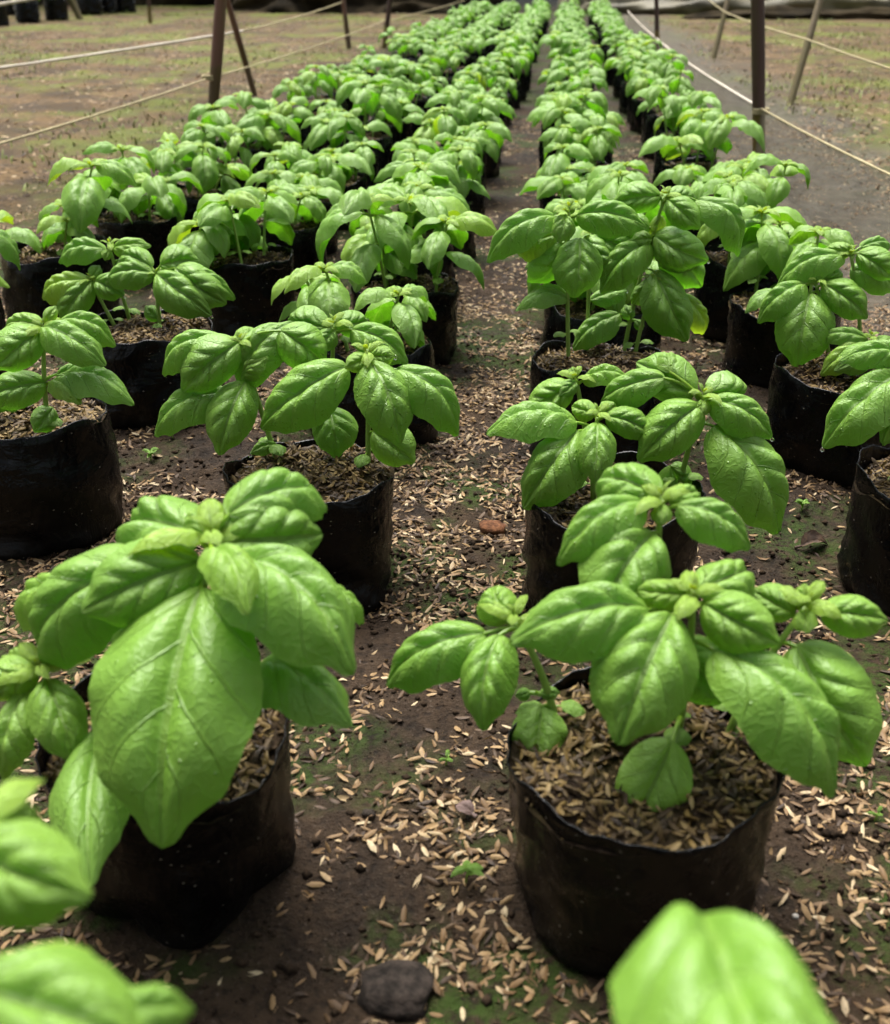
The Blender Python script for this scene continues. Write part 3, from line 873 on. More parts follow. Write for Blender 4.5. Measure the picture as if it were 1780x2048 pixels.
HP[(1, 0)] = [
    dict(base=(112, 885), apex=(88, 660), tip=0.012, wet=0.15, leaves=[
        (84, 655, 210, 722, 85, -0.016, dict(arch=.14)), (118, 642, 234, 686, 62, 0.008, dict(arch=.2, y=.15)), (80, 662, -15, 738, 98, -0.024), (85, 652, 5, 655, 55, .01, dict(y=.3)),
        (92, 645, 112, 612, 30, 0.006, dict(y=.4)), (92, 765, -40, 792, 85, -0.018), (112, 762, 268, 796, 58, -0.006, dict(arch=.16)), (100, 766, 160, 802, 50, -0.018, dict(y=.35)),
        (112, 750, 195, 745, 45, .015), (106, 815, 68, 864, 74, -0.014, dict(arch=.12, q=.03))]),
    dict(base=(-40, 850), apex=(-60, 720), tip=0.011, wet=0.15, leaves=[(-50, 760, 30, 820, 70, -.01), (-60, 725, -140, 760, 80, 0), (-60, 725, -20, 690, 70, .01)]),
]
HP[(1, 1)] = [
    dict(base=(320, 665), apex=(312, 555), tip=0.010, wet=0.3, leaves=[
        (310, 548, 206, 555, 62, -.002, dict(arch=.16)), (312, 548, 420, 626, 92, -0.022), (350, 535, 452, 608, 95, -0.002, dict(arch=.18)), (305, 535, 235, 510, 60, .02),
        (320, 530, 400, 520, 70, .022), (345, 545, 474, 590, 60, .012), (318, 640, 290, 612, 46, 0.0, dict(arch=.05))]),
    dict(base=(232, 655), apex=(182, 565), tip=0.010, wet=0.3, leaves=[
        (182, 562, 120, 652, 70, -.016), (178, 560, 78, 590, 55, 0.0, dict(y=.75)), (190, 562, 245, 590, 66, -.012, dict(q=.08)), (185, 556, 200, 530, 60, .012)]),
    dict(base=(250, 640), apex=(220, 495), tip=0.010, wet=0.3, leaves=[
        (212, 500, 112, 518, 50, 0.0, dict(arch=.15)), (225, 498, 300, 488, 44, .004, dict(y=.3)), (218, 500, 210, 520, 30, -.01, dict(y=.4)), (235, 520, 300, 560, 60, .01)]),
]
HP[(4, 1)] = [
    dict(base=(1660, 735), apex=(1632, 568), tip=0.010, wet=0.35, leaves=[
        (1620, 585, 1592, 735, 128, -.030, dict(arch=.14, q=.03)), (1612, 568, 1512, 640, 62, -0.010, dict(arch=.2)), (1645, 568, 1738, 636, 78, -.012, dict(arch=.2)),
        (1628, 560, 1600, 545, 60, .015), (1640, 560, 1690, 560, 66, .012)]),
    dict(base=(1720, 730), apex=(1702, 512), tip=0.010, wet=0.3, leaves=[
        (1690, 512, 1545, 575, 62, 0.004, dict(arch=.18)), (1705, 500, 1648, 498, 40, .01, dict(y=.3)), (1715, 505, 1790, 560, 66, -.01, dict(arch=.2)), (1700, 540, 1790, 580, 60, .01),
        (1720, 495, 1785, 488, 34, .015)]),
    dict(base=(1700, 760), apex=(1740, 680), tip=0.009, wet=0.3, coty=True, leaves=[(1735, 690, 1640, 745, 60, -.012, dict(y=.65)), (1740, 690, 1672, 740, 70, -.022),
        (1745, 685, 1800, 700, 50, 0), (1735, 680, 1640, 668, 40, .01)]),
]
HP[(4, 0)] = [
    dict(base=(1850, 960), apex=(1825, 720), tip=0.011, wet=0.3, leaves=[
        (1815, 738, 1638, 884, 118, -.020, dict(arch=.10)), (1820, 720, 1680, 715, 60, .01), (1830, 730, 1930, 800, 90, -.01), (1820, 760, 1760, 880, 70, -.03), (1830, 720, 1880, 690, 70, .02)]),
    dict(base=(1800, 970), apex=(1785, 850), tip=0.008, wet=0.1, leaves=[(1785, 850, 1765, 890, 30, -.01), (1785, 850, 1830, 870, 40, -.01)]),
]

# ------------------------------------------------------------------ generated basil plants (same build, random growth)
def grown_plant(root, sz, x, y, height, k, size, lo=False):
    r = random.Random(k * 13 + 3)
    rl = np.array(root.location)
    b = np.array([x, y, sz - 0.004])
    ap = b + np.array([r.uniform(-.18, .18) * height, r.uniform(-.18, .18) * height, height])
    # outward lean, away from the neighbours in the bag
    ap[:2] += np.array([x, y]) * 0.45
    pts = bez(b, (b + ap) / 2 + np.array([-x * .1, -y * .1, 0.004]), ap, 8)
    v, f = tube(pts, np.linspace(0.0020, 0.0013, 8), 6)
    plant = link("basil_plant", make_mesh("basil_stem", v, f), root, M_STEM)
    az0 = r.uniform(0, 6.28)
    def put(lib, at, az, pitch, length, youth, name="leaf", roll=0.0):
        o = link(name, lib, plant, None, tuple(at))
        o.rotation_euler = (roll, pitch, az)
        sw = r.uniform(0.9, 1.12)
        o.scale = (length, length * sw, length)
        o.color = (youth, r.uniform(0.1, 0.4), 0, 1)
    levels = [(1.0, 0.80, 0.12), (0.86, 1.0, 0.0), (0.60, 0.85, 0.0)] if height > 0.055 else [(1.0, 0.85, 0.1), (0.75, 0.9, 0.0)]
    if lo: levels = levels[:2]
    for li, (t, sc, yo) in enumerate(levels):
        at = pts[int(round(t * 7))]
        for sgn in (0, math.pi):
            if li == 2 and r.random() < 0.35: continue
            az = az0 + li * math.pi / 2 + sgn + r.uniform(-.3, .3)
            L = size * sc * r.uniform(0.82, 1.15)
            d = np.array([math.cos(az), math.sin(az), 0.35])
            yo_ = yo + (r.random() < 0.08) * 0.6 + r.uniform(0, .1)
            put(r.choice(LEAF_LIB), at + d * L * 0.10, az, r.uniform(-0.25, 0.35) + 0.15 * li, L, yo_, roll=r.uniform(-.25, .25))
    t = link("shoot_tip", r.choice(TIP_LIB), plant, None, tuple(ap)); s = size * 0.33
    t.scale = (s, s, s); t.rotation_euler[2] = r.uniform(0, 6.28); t.color = (0.95, 0.1, 0, 1)
    if not lo:
        az = r.uniform(0, 6.28)
        for sgn in (0, math.pi):
            put(COTY_LIB[k % 3], pts[2] + np.array([math.cos(az + sgn), math.sin(az + sgn), 0]) * 0.004, az + sgn, 0.1, r.uniform(.009, .014), 0.25, "seed_leaf")

def fill_pot(root, sz, k, n, lo, seed_off=0):
    r = random.Random(k * 101 + 17 + seed_off); vig = r.uniform(0.82, 1.18)
    a0 = r.uniform(0, 6.28)
    for i in range(n):
        a = a0 + i * 2 * math.pi / n + r.uniform(-.4, .4); R = r.uniform(0.020, 0.045)
        grown_plant(root, sz, R * math.cos(a), R * math.sin(a), r.uniform(0.040, 0.105) * vig, k * 10 + i, r.uniform(0.046, 0.070) * (0.92 if lo else 1.08) * (0.4 + 0.6 * vig), lo)

# far bags: whole seedlings too small in the photograph to show single leaves, four shared shapes
FAR_LIB = []
for k in range(4):
    r = random.Random(800 + k); v, f, uvs = [], [], []
    H = r.uniform(0.05, 0.09); a0 = r.uniform(0, 6)
    for i in range(8):
        az = a0 + i * math.pi / 2 * 1.03 + (i // 2) * 0.8; t = (1.0, .95, .8, .75, .6, .55, .95, 1.0)[i]
        L = r.uniform(0.04, 0.062) * (1 if i < 6 else 0.5)
        bp = np.array([math.cos(az) * .006, math.sin(az) * .006, H * t])
        vv, ff, uu = leaf_geo(bp, bp + np.array([math.cos(az), math.sin(az), r.uniform(-.55, .0) if i < 6 else .5]) * L, L * .66, np.array([0, 0, 1.0]), .16, .3, .08, .06, 8, 6, 70 * k + i)
        o = len(v); v += list(vv); uvs += list(uu); f += [tuple(o + q for q in x) for x in ff]
    me = make_mesh("foliage", v, f, uvs); me.materials.append(M_LEAF)
    vt, ft = tube([np.array([0, 0, -0.004]), np.array([0.001, 0, H * .5]), np.array([0, 0, H])], [.002, .0017, .0014], 6)
    ms = make_mesh("basil_stem", vt, ft); ms.materials.append(M_STEM)
    FAR_LIB.append((ms, me))
def far_pot(root, sz, k):
    r = random.Random(k * 101 + 17); a0 = r.uniform(0, 6.28)
    for i in range(r.choice((3, 3, 4))):
        a = a0 + i * math.pi / 2 + r.uniform(-.4, .4); R = r.uniform(0.022, 0.045)
        ms, me = r.choice(FAR_LIB)
        p = link("basil_plant", ms, root, None, (R * math.cos(a), R * math.sin(a), sz))
        p.rotation_euler = (-.25 * math.sin(a), .25 * math.cos(a), r.uniform(0, 6.28)); s_ = r.uniform(.65, 1.1); p.scale = (s_, s_, s_)
        o = link("foliage", me, p); o.color = (r.uniform(0, .2), .2, 0, 1)

kk = 0
for c in range(5):
    ys = []
    for j, (px, py) in enumerate(PX[c]):
        p = on_z(px, py, RIM_Z)
        ys.append((p[0], p[1]))
    # carry the row on to the end of the bed
    x0 = {0: -0.600, 1: -0.390, 2: -0.178, 3: 0.036, 4: 0.246}[c]
    r = random.Random(50 + c)
    y = ys[-1][1]
    while y < 8.7:
        y += r.uniform(0.195, 0.235)
        if c == 0 and 3.9 < y < 4.3: continue
        ys.append((x0 + r.uniform(-.018, .018), y))
    vis = 0
    for j, (x, y) in enumerate(ys):
        kk += 1
        key = (c, j)
        first_seen = 0
        lab = HERO_LABEL.get(key) or f"basil bag {ORD[j]} from the front in {ROWS[c]}"
        hero = key in HP
        r2 = random.Random(kk)
        rs_, hs_ = POT_SIZE.get(key, (1.0, 1.0))
        root, sz = new_pot(x, y, lab, GROUP, kk, rs_ if hero else r2.uniform(0.93, 1.04), hs_ if hero else r2.uniform(0.92, 1.06), None, hero, HERO_BAG.get(key))
        if hero:
            for i, sp in enumerate(HP[key]):
                hero_plant(root, sz, sp, kk * 10 + i)
        else:
            
            if y < 4.6: fill_pot(root, sz, kk, (4 if y < 1.7 else r2.choice((3, 3, 4, 4))), y > 2.6)
            else: far_pot(root, sz, kk)

# two bags just below the frame, their leaves reach into it
NEAR = {
    'left': dict(xy=(-0.185, 0.135), label="out-of-focus basil cut by the bottom left corner, big soft leaves", plants=[
        dict(base=(100, 2600), apex=(-70, 1690), fix=(-0.190, 0.175), wet=0.0, tip=0.014, coty=False, leaves=[
            (-60, 1690, 168, 1790, 230, -0.012, dict(arch=.16, y=.2)), (-60, 1660, 95, 1640, 120, 0.015, dict(y=.25)), (-90, 1700, -200, 1800, 160, -0.01)]),
        dict(base=(100, 2600), apex=(-40, 2010), fix=(-0.172, 0.135), wet=0.0, tip=0.014, coty=False, leaves=[
            (-110, 1990, 300, 2100, 300, -0.006, dict(arch=.12, y=.1)), (200, 2030, 395, 2010, 120, 0.010, dict(y=.1)), (-60, 2030, -200, 2150, 200, -0.01)])]),
    'right': dict(xy=(0.075, 0.125), label="out-of-focus basil cut by the bottom edge, a single big arched leaf showing", plants=[
        dict(base=(1500, 2600), apex=(1530, 2170), fix=(0.088, 0.150), wet=0.0, tip=0.014, coty=False, leaves=[
            (1400, 1835, 1590, 2300, 430, -0.045, dict(arch=.07, y=.0, curl=.05, fold=.25, dyb=0.012, q=.08)), (1560, 2200, 1850, 2300, 260, -.01), (1500, 2220, 1350, 2400, 240, -.02)])]),
}
for nm, d in NEAR.items():
    kk += 1
    root, sz = new_pot(d['xy'][0], d['xy'][1], d['label'], GROUP, kk)
    for i, sp in enumerate(d['plants']):
        fx, fy = sp['fix']
        q = to_px((fx, fy, float(root.location[2]) + sz)); sp['base'] = (q[0], q[1])
        hero_plant(root, sz, sp, 7000 + kk * 10 + i)

# ------------------------------------------------------------------ loose husks, crumbs and grass on the ground
def in_pots(x, y, pad=0.0):
    m = np.zeros(len(x), bool)
    for (px, py, pr) in POT_XY:
        if py < 4.0:
            m |= (x - px) ** 2 + (y - py) ** 2 < (pr * 0.97 + pad) ** 2
    return m
def scatter(n, x0, x1, y0, y1, dens, rng):
    x = rng.uniform(x0, x1, n); y = rng.uniform(y0, y1, n)
    k = rng.random(n) < dens(x, y)
    x, y = x[k], y[k]
    k = ~in_pots(x, y)
    return x[k], y[k]
def husk_density(x, y):
    d = fbm(x * 9 + 3, y * 9 + 1, 21, 3); e = fbm(x * 34, y * 34, 22, 2)
    return np.clip((d - 0.345) * 6.5, 0.05, 1) * np.clip((e - 0.29) * 4.8, 0.10, 1)
rng = np.random.default_rng(5)
V_, F_, o_ = [], [], 0
for n, box, lo, hi in ((160000, (-0.75, 0.75, 0.10, 1.45), 0.0060, 0.0104), (80000, (-1.1, 0.75, 1.45, 3.4), 0.006, 0.0095)):
    x, y = scatter(n, *box, husk_density, rng)
    z = ground_h(x, y)
    V, F = husks(np.stack([x, y, z + rng.normal(-0.0004, 0.0010, len(x))], -1), 0.30, rng, lo, hi)
    V_.append(V); F_.append(F + o_); o_ += len(V)
link("rice_husks", fast_mesh("rice_husks", np.vstack(V_), np.vstack(F_)), None, M_HUSK, kind="stuff",
     label="pale brown rice husks strewn over the dark soil", category="rice husks")

ICO_V = np.array([[1, 0, 0], [-1, 0, 0], [0, 1, 0], [0, -1, 0], [0, 0, 1], [0, 0, -1.0]])
ICO_F = np.array([[0, 2, 4], [2, 1, 4], [1, 3, 4], [3, 0, 4], [2, 0, 5], [1, 2, 5], [3, 1, 5], [0, 3, 5]])
x, y = scatter(90000, -0.7, 0.7, 0.10, 1.3, lambda x, y: np.clip((fbm(x * 12 + 7, y * 12, 31, 3) - 0.42) * 4, 0.28, 1), rng)
sz_ = 0.0005 + 0.0028 * rng.random(len(x)) ** 5
V = ICO_V[None] * sz_[:, None, None] * rng.uniform(0.6, 1.35, (len(x), 6, 1))
V = V + np.stack([x, y, ground_h(x, y) + sz_ * 0.3], -1)[:, None, :]
link("soil_crumbs", fast_mesh("soil_crumbs", V.reshape(-1, 3), (ICO_F[None] + (np.arange(len(x)) * 6)[:, None, None]).reshape(-1, 3), False),
     None, M_CRUMB, kind="stuff", label="small dark crumbs of earth between the bags", category="soil crumbs")

# straw litter and thin grass on the open yard either side of the bed
def yard_density(x, y):
    side = ((x < -0.95) | (x > 0.62)).astype(float)
    return side * np.clip((fbm(x * 1.9 + 4, y * 1.4, 41, 3) - 0.30) * 3, 0.1, 1)
x, y = scatter(80000, -5.5, 5.0, 1.4, 9.5, yard_density, rng)
V, F = husks(np.stack([x, y, ground_h(x, y)], -1), 0.3, rng, 0.008, 0.024)
link("straw_litter", fast_mesh("straw_litter", V, F), None, M_LITTER, kind="stuff", label="dry straw and leaf litter over the yard beside the bed", category="litter")

def grass_density(x, y):
    side = ((x < -0.85) | (x > 0.66)).astype(float)
    return side * np.clip((fbm(x * 1.7, y * 1.2, 43, 4) - 0.50) * 7, 0.02, 1)
x, y = scatter(110000, -6.5, 5.0, 1.2, 13.0, grass_density, rng)
n = len(x)
az = rng.uniform(0, 6.28, n); H = rng.uniform(0.006, 0.020, n) * np.where(rng.random(n) < 0.04, 2.2, 1); wv = rng.uniform(0.0015, 0.0035, n)
ln = rng.uniform(0.3, 1.3, n)
z = ground_h(x, y)
dx, dy = np.cos(az), np.sin(az)
V = np.stack([np.stack([x - dy * wv, y + dx * wv, z], -1), np.stack([x + dy * wv, y - dx * wv, z], -1),
              np.stack([x + dx * ln * H * .4 + dy * wv * .7, y + dy * ln * H * .4 - dx * wv * .7, z + H * .6], -1),
              np.stack([x + dx * ln * H * .4 - dy * wv * .7, y + dy * ln * H * .4 + dx * wv * .7, z + H * .6], -1),
              np.stack([x + dx * ln * H, y + dy * ln * H, z + H * 0.85], -1)], 1)
tri = np.array([[0, 1, 2], [0, 2, 3], [3, 2, 4]])
link("grass", fast_mesh("grass", V.reshape(-1, 3), (tri[None] + (np.arange(n) * 5)[:, None, None]).reshape(-1, 3)), None, M_GRASS,
     kind="stuff", label="thin yellowish green grass on the open yard", category="grass")

# ------------------------------------------------------------------ stakes, twine and netting
def stake(base_px, top_px, rad, mat, label, Yoff=0.0, extra=0.35, node=None):
    g = on_z(base_px[0], base_px[1], 0.0)
    t = on_y(top_px[0], top_px[1], g[1] + Yoff)
    d = t - g
    t2 = g + d / np.linalg.norm(d) * (np.linalg.norm(d) + extra)
    root_z = -0.06
    L = np.linalg.norm(t2 - g)
    n = 14
    pts, rr = [], []
    for i in range(n + 1):
        k = i / n
        pts.append(np.array([0, 0, root_z]) + (t2 - g) * k + np.array([0.004 * math.sin(3 * k + g[0]), 0.003 * math.sin(5 * k), 0]))
        rr.append(rad * (1.05 - 0.15 * k) * (1 + 0.06 * math.sin(11 * k + g[1])))
    v, f = tube(pts, rr, 14)
    o = link("bamboo_stake", make_mesh("bamboo_stake", v, f), None, mat, tuple(g), label=label, category="stake", group="stakes holding up the twine")
    if node is not None:
        p = on_y(node[0], node[1], g[1] + Yoff * 0.2) - g
        ring = []
        for ri in range(3):
            a = np.linspace(0, 2 * math.pi, 19)
            ring += [np.array([rad * 1.12 * math.cos(q), rad * 1.12 * math.sin(q), p[2] + (ri - 1) * 0.004 + 0.0006 * math.sin(3 * q)]) + np.array([p[0], p[1], 0]) for q in a]
        tv, tf = tube(ring, [0.0026] * len(ring), 6)
        link("twine_knot", make_mesh("twine_knot", tv, tf), o, M_TWINE2)
    return g, t

B_DARK = bamboo_material("dark_bamboo", (0.135, 0.095, 0.022), (0.055, 0.026, 0.019), 0.112)
B_BROWN = bamboo_material("brown_bamboo", (0.085, 0.052, 0.020), (0.125, 0.058, 0.038), 0.16)
B_OLIVE = bamboo_material("olive_bamboo", (0.120, 0.095, 0.035), (0.150, 0.115, 0.060), 0.20)
R_POST = stake((1523, 338), (1520, 0), 0.0140, B_DARK, "thick dark stake with twine knot beside the twine-side row", node=(1522, 222))
L_POST = stake((417, 262), (432, 0), 0.0150, B_BROWN, "thick brown stake rising behind the far-left row of basil", node=(418, 155))
R_POST2 = stake((1316, 112), (1314, 0), 0.0115, B_DARK, "thin dark stake farther back along the pale twine")
stake((1571, 212), (1632, 0), 0.0110, B_OLIVE, "olive stake leaning outward on the open ground behind the netting", Yoff=0.12)
stake((1421, 118), (1450, 0), 0.0120, B_OLIVE, "short olive stake leaning outward, far behind the thick dark stake", Yoff=0.10)
L_LEAN = stake((519, 190), (462, 0), 0.0100, B_BROWN, "slim brown stake leaning toward the thick brown stake", Yoff=-0.10)
stake((702, 98), (688, 0), 0.0125, B_BROWN, "upright brown stake in the yard left of the dark far stake")
L_POST2 = stake((765, 98), (776, 0), 0.0135, B_DARK, "dark stake at the far end of the left twine")
stake((166, 40), (148, 0), 0.0260, B_OLIVE, "leaning stake beside the black nursery pots at the yard edge")
stake((300, 46), (297, 0), 0.0150, B_DARK, "small dark stake in the grass below the far nursery pots")

def twine(pts, rad, mat, label):
    P = []
    for i in range(len(pts) - 1):
        a, b = np.asarray(pts[i]), np.asarray(pts[i + 1])
        n = 14
        for k in range(n + (1 if i == len(pts) - 2 else 0)):
            t = k / n
            P.append(a + (b - a) * t + np.array([0, 0, -0.012 * np.linalg.norm(b - a) * 4 * t * (1 - t) * 0.25]))
    rr = [rad * (1 + 0.15 * math.sin(i * 2.3)) for i in range(len(P))]
    v, f = tube(P, rr, 7)
    return link("twine", make_mesh("twine", v, f), None, mat, label=label, category="twine", group="twine strung between the stakes")
YR, YR2, YL, YL2 = R_POST[0][1], R_POST2[0][1], L_POST[0][1], L_POST2[0][1]
rp = on_y(1521, 216, YR); rp2 = on_y(1312, 76, YR2); rp3 = on_y(1256, 22, 7.9)
r_near = on_y(1790, 354, 1.60)
twine([rp3, rp2, rp], 0.0030, M_TWINE, "pale thick twine running from the dark stake to the far end")
twine([rp, r_near, on_y(2350, 640, 0.85)], 0.0020, M_TWINE2, "thin tan twine sloping from the dark stake to the right edge")
lp = on_y(417, 157, YL); lp2 = on_y(768, 42, YL2); lp3 = on_y(930, 0, 8.2)
l_near = on_y(-10, 290, 2.05)
twine([on_y(-500, 452, 1.4), l_near, lp], 0.0024, M_TWINE2, "olive twine sloping to the thick brown stake on the left")
twine([lp, lp2, lp3], 0.0024, M_TWINE2, "faint twine running back from the thick brown stake")
YN = L_LEAN[0][1] - 0.06
ll = on_y(486, 62, YN)
twine([on_y(-30, 140, YN * 0.82), ll], 0.0040, M_TWINE, "pale double twine crossing the upper left yard")
twine([ll, on_y(690, 2, 6.2)], 0.0028, M_TWINE2, "thin twine from the slim leaning stake toward the far yard")
twine([on_y(1405, -12, 6.4), on_y(1452, 25, 5.1), on_y(1612, 78, 3.45), on_y(1790, 140, 2.9)], 0.0024, M_TWINE2, "thin twine passing behind the dark stake between the leaning stakes")
twine([on_y(-20, 12, 7.6), on_y(90, -8, 7.9)], 0.010, M_TWINE, "short pale twine in front of the far nursery pots")

def netting(tops, name, cover, label):
    """fine net hanging from the twine to the ground"""
    vs, fs, uvs = [], [], []
    P = []
    for i in range(len(tops) - 1):
        for k in range(20):
            P.append(np.asarray(tops[i]) + (np.asarray(tops[i + 1]) - np.asarray(tops[i])) * k / 20)
    P.append(np.asarray(tops[-1]))
    rows = 6; s = 0
    for i, p in enumerate(P):
        if i: s += np.linalg.norm(p - P[i - 1])
        for j in range(rows + 1):
            t = j / rows
            z = p[2] * (1 - t) - 0.01 * t
            w = 0.006 * math.sin(s * 19 + j) + 0.004 * math.sin(s * 47 + 2 * j)
            vs.append((p[0] + w * t, p[1], z - 0.004)); uvs.append((s, z))
    for i in range(len(P) - 1):
        for j in range(rows):
            a = i * (rows + 1) + j
            fs.append((a, a + 1, a + rows + 2, a + rows + 1))
    me = make_mesh("fence_netting", vs, fs, uvs)
    return link("fence_netting", me, None, net_material(name, cover), label=label, category="netting")
netting([rp3, rp2, rp, r_near, on_y(2350, 640, 0.85)], "net_right", 0.38, "fine grey netting hanging below the twine beside the twine-side row")
netting([on_y(-500, 452, 1.4), l_near, lp, lp2, lp3], "net_left", 0.10, "sheer netting below the olive twine along the left of the bed")

# ------------------------------------------------------------------ things at the far edge of the yard
def lump(name, cx, cy, sx, sy, sz, seed, mat, label, cat):
    nu, nv = 64, 22
    vs, fs = [], []
    for i in range(nu + 1):
        t = i / nu
        end = math.sin(math.pi * min(1, max(0, t))) ** 0.35
        for j in range(nv + 1):
            a = math.pi * j / nv
            nse = float(fbm(t * 9 + seed, a * 3.2, seed, 4)) - 0.5
            fold = 0.10 * math.sin(a * 7 + 6 * float(vnoise(t * 5 + seed, 3.3, seed)))
            r = 1 + 1.1 * nse + 1.6 * fold
            vs.append((sx * (t - 0.5) * 2, -sy * math.cos(a) * r * end, sz * math.sin(a) * r * end - 0.01))
    for i in range(nu):
        for j in range(nv):
            a = i * (nv + 1) + j
            fs.append((a, a + 1, a + nv + 2, a + nv + 1))
    return link(name, make_mesh(name, vs, fs), None, mat, (cx, cy, 0), label=label, category=cat)
a = on_z(1500, 34, 0); lump("rolled_tarp", a[0] + 0.3, a[1] + 0.55, 1.7, 0.30, 0.20, 3, M_TARP, "long crumpled olive tarp lying behind the right yard", "tarp")
a = on_z(1620, 40, 0); lump("rolled_tarp", a[0] + 0.2, a[1] + 0.22, 1.2, 0.16, 0.075, 29, M_TARP_SHADOW, "low dark lump standing in for the shadow under the olive tarp", "tarp")  # dark lump takes the place of the shadow at the olive tarp's foot
a = on_z(1760, 30, 0); lump("rolled_tarp", a[0] + 0.6, a[1] + 1.3, 1.9, 0.40, 0.46, 9, M_TARP_SHADOW, "dark brown tarp heap behind the olive tarp", "tarp")
a = on_z(1262, 30, 0); lump("rolled_tarp", a[0] + 0.1, a[1] + 1.0, 0.75, 0.30, 0.24, 14, M_TARP, "small folded tarp at the end of the row along the pale twine", "tarp")
a = on_z(760, 28, 0); lump("rolled_tarp", a[0] - 0.2, a[1] + 0.6, 1.3, 0.40, 0.30, 19, M_TARP_SHADOW, "brown heap of sheeting at the far end left of the basil", "tarp")
a = on_z(330, 16, 0); lump("rolled_tarp", a[0] - 0.6, a[1] + 0.9, 1.8, 0.40, 0.36, 23, M_TARP_SHADOW, "dark heap of sheeting behind the black nursery pots", "tarp")

def nursery_pot(px, py, Rr, k, label):
    g = on_z(px, py, 0.0); r = random.Random(k)
    root = link("nursery_pot", None, None, None, (g[0], g[1], float(ground_h(g[0], g[1]))), label=label, category="potted plant", group="black nursery pots at the yard edge")
    b = link("grow_bag", BAG_LIB[k % 6], root); s = Rr / BAG_R; b.scale = (s, s, s * 1.15); b.rotation_euler[2] = r.uniform(0, 6)
    so = link("potting_soil", SOIL_LIB[k % 4], root, None, (0, 0, RIM_Z * s * 1.15 - 0.02)); so.scale = (s, s, s)
    v, f, uvs = [], [], []
    for i in range(70):
        az, el = r.uniform(0, 6.28), r.uniform(0.1, 1.4); R = Rr * r.uniform(0.2, 1.5)
        bp = np.array([R * math.cos(az) * math.cos(el), R * math.sin(az) * math.cos(el), RIM_Z * s + 0.04 + R * math.sin(el)])
        d = nrm(np.array([math.cos(az), math.sin(az), r.uniform(-.4, .5)])) * r.uniform(.04, .07)
        vv, ff, uu = leaf_geo(bp, bp + d, 0.03, np.array([0, 0, 1.0]), .1, .3, .1, .03, 5, 4, i)
        o = len(v); v += list(vv); uvs += list(uu); f += [tuple(o + q for q in x) for x in ff]
    vt, ft = tube([np.array([0, 0, RIM_Z * s * 0.9]), np.array([0.01, 0, RIM_Z * s + 0.06]), np.array([0, 0.01, RIM_Z * s + 0.14])], [.006, .005, .003], 6)
    pl = link("shrub_stem", make_mesh("shrub_stem", vt, ft), root, M_STEM)
    lv = make_mesh("foliage", v, f, uvs); fo = link("foliage", lv, pl, M_LEAF, kind="stuff"); fo.color = (0.1, 0, 0, 1)
for k, (px, py, rr, lb) in enumerate([(-4, 52, .080, "black nursery pot cut by the left edge beyond the pale twine"), (57, 45, .085, "squat black nursery pot second from the left edge"),
        (115, 41, .088, "black nursery pot just left of the leaning far stake"), (182, 30, .10, "black nursery pot just right of the leaning far stake"),
        (215, 27, .10, "black nursery pot second right of the leaning far stake"), (250, 25, .10, "last black nursery pot of the dark row, nearest the small stake"),
        (28, 30, .09, "black nursery pot behind the squat edge pots")]):
    nursery_pot(px, py, rr, k + 3, lb)

# trees added outside the view to block low sky light and darken the horizon
M_TREELEAF = plain("tree_leaf", (0.012, 0.028, 0.006), (0.040, 0.075, 0.014), 2.0, 0.6, 0.3)
M_BARK = plain("tree_bark", (0.030, 0.022, 0.015), (0.090, 0.068, 0.050), 12.0, 0.9, 0.2, 0.8, (1, 1, 0.3), 0.02)
TREE_LIB = []
for k in range(3):
    rng_t = np.random.default_rng(70 + k)
    n = 5200
    cl = rng_t.normal(0, 1, (46, 3)); cl = cl / np.linalg.norm(cl, axis=1)[:, None] * rng_t.uniform(0.45, 1.0, (46, 1)) ** 0.6
    cl = cl * np.array([2.7, 2.7, 3.1]) + np.array([0, 0, 4.6]); cl[:, 2] = np.maximum(cl[:, 2], 1.5)
    c = cl[rng_t.integers(0, 46, n)] + rng_t.normal(0, 0.42, (n, 3))
    a1 = rng_t.normal(0, 1, (n, 3)); a1 /= np.linalg.norm(a1, axis=1)[:, None]
    a2 = np.cross(a1, rng_t.normal(0, 1, (n, 3))); a2 /= np.linalg.norm(a2, axis=1)[:, None]
    Ls = rng_t.uniform(0.16, 0.34, (n, 1)); a1 *= Ls; a2 *= Ls * 0.32
    V = np.stack([c - a1, c + a2 - a1 * 0.1, c + a1, c - a2 - a1 * 0.1], 1).reshape(-1, 3)
    crown = fast_mesh("crown", V, np.arange(n * 4).reshape(-1, 4)); crown.materials.append(M_TREELEAF)
    tv, tf = tube([np.array([0, 0, -.2]), np.array([.05, 0, 1.2]), np.array([-.05, .1, 2.6]), np.array([.1, 0, 4.8])], [.20, .15, .12, .05], 12)
    for b in range(6):
        a = b * 1.05 + k; z0 = 1.8 + 0.4 * b
        v2, f2 = tube([np.array([0, 0.05, z0]), np.array([math.cos(a), math.sin(a), z0 + .7]) * np.array([1, 1, 1]), np.array([2 * math.cos(a), 2 * math.sin(a), z0 + 1.2])], [.07, .05, .02], 7)
        o = len(tv); tv += v2; tf += [tuple(o + q for q in x) for x in f2]
    trunk = make_mesh("trunk", tv, tf); trunk.materials.append(M_BARK)
    TREE_LIB.append((trunk, crown))
rt = random.Random(9)
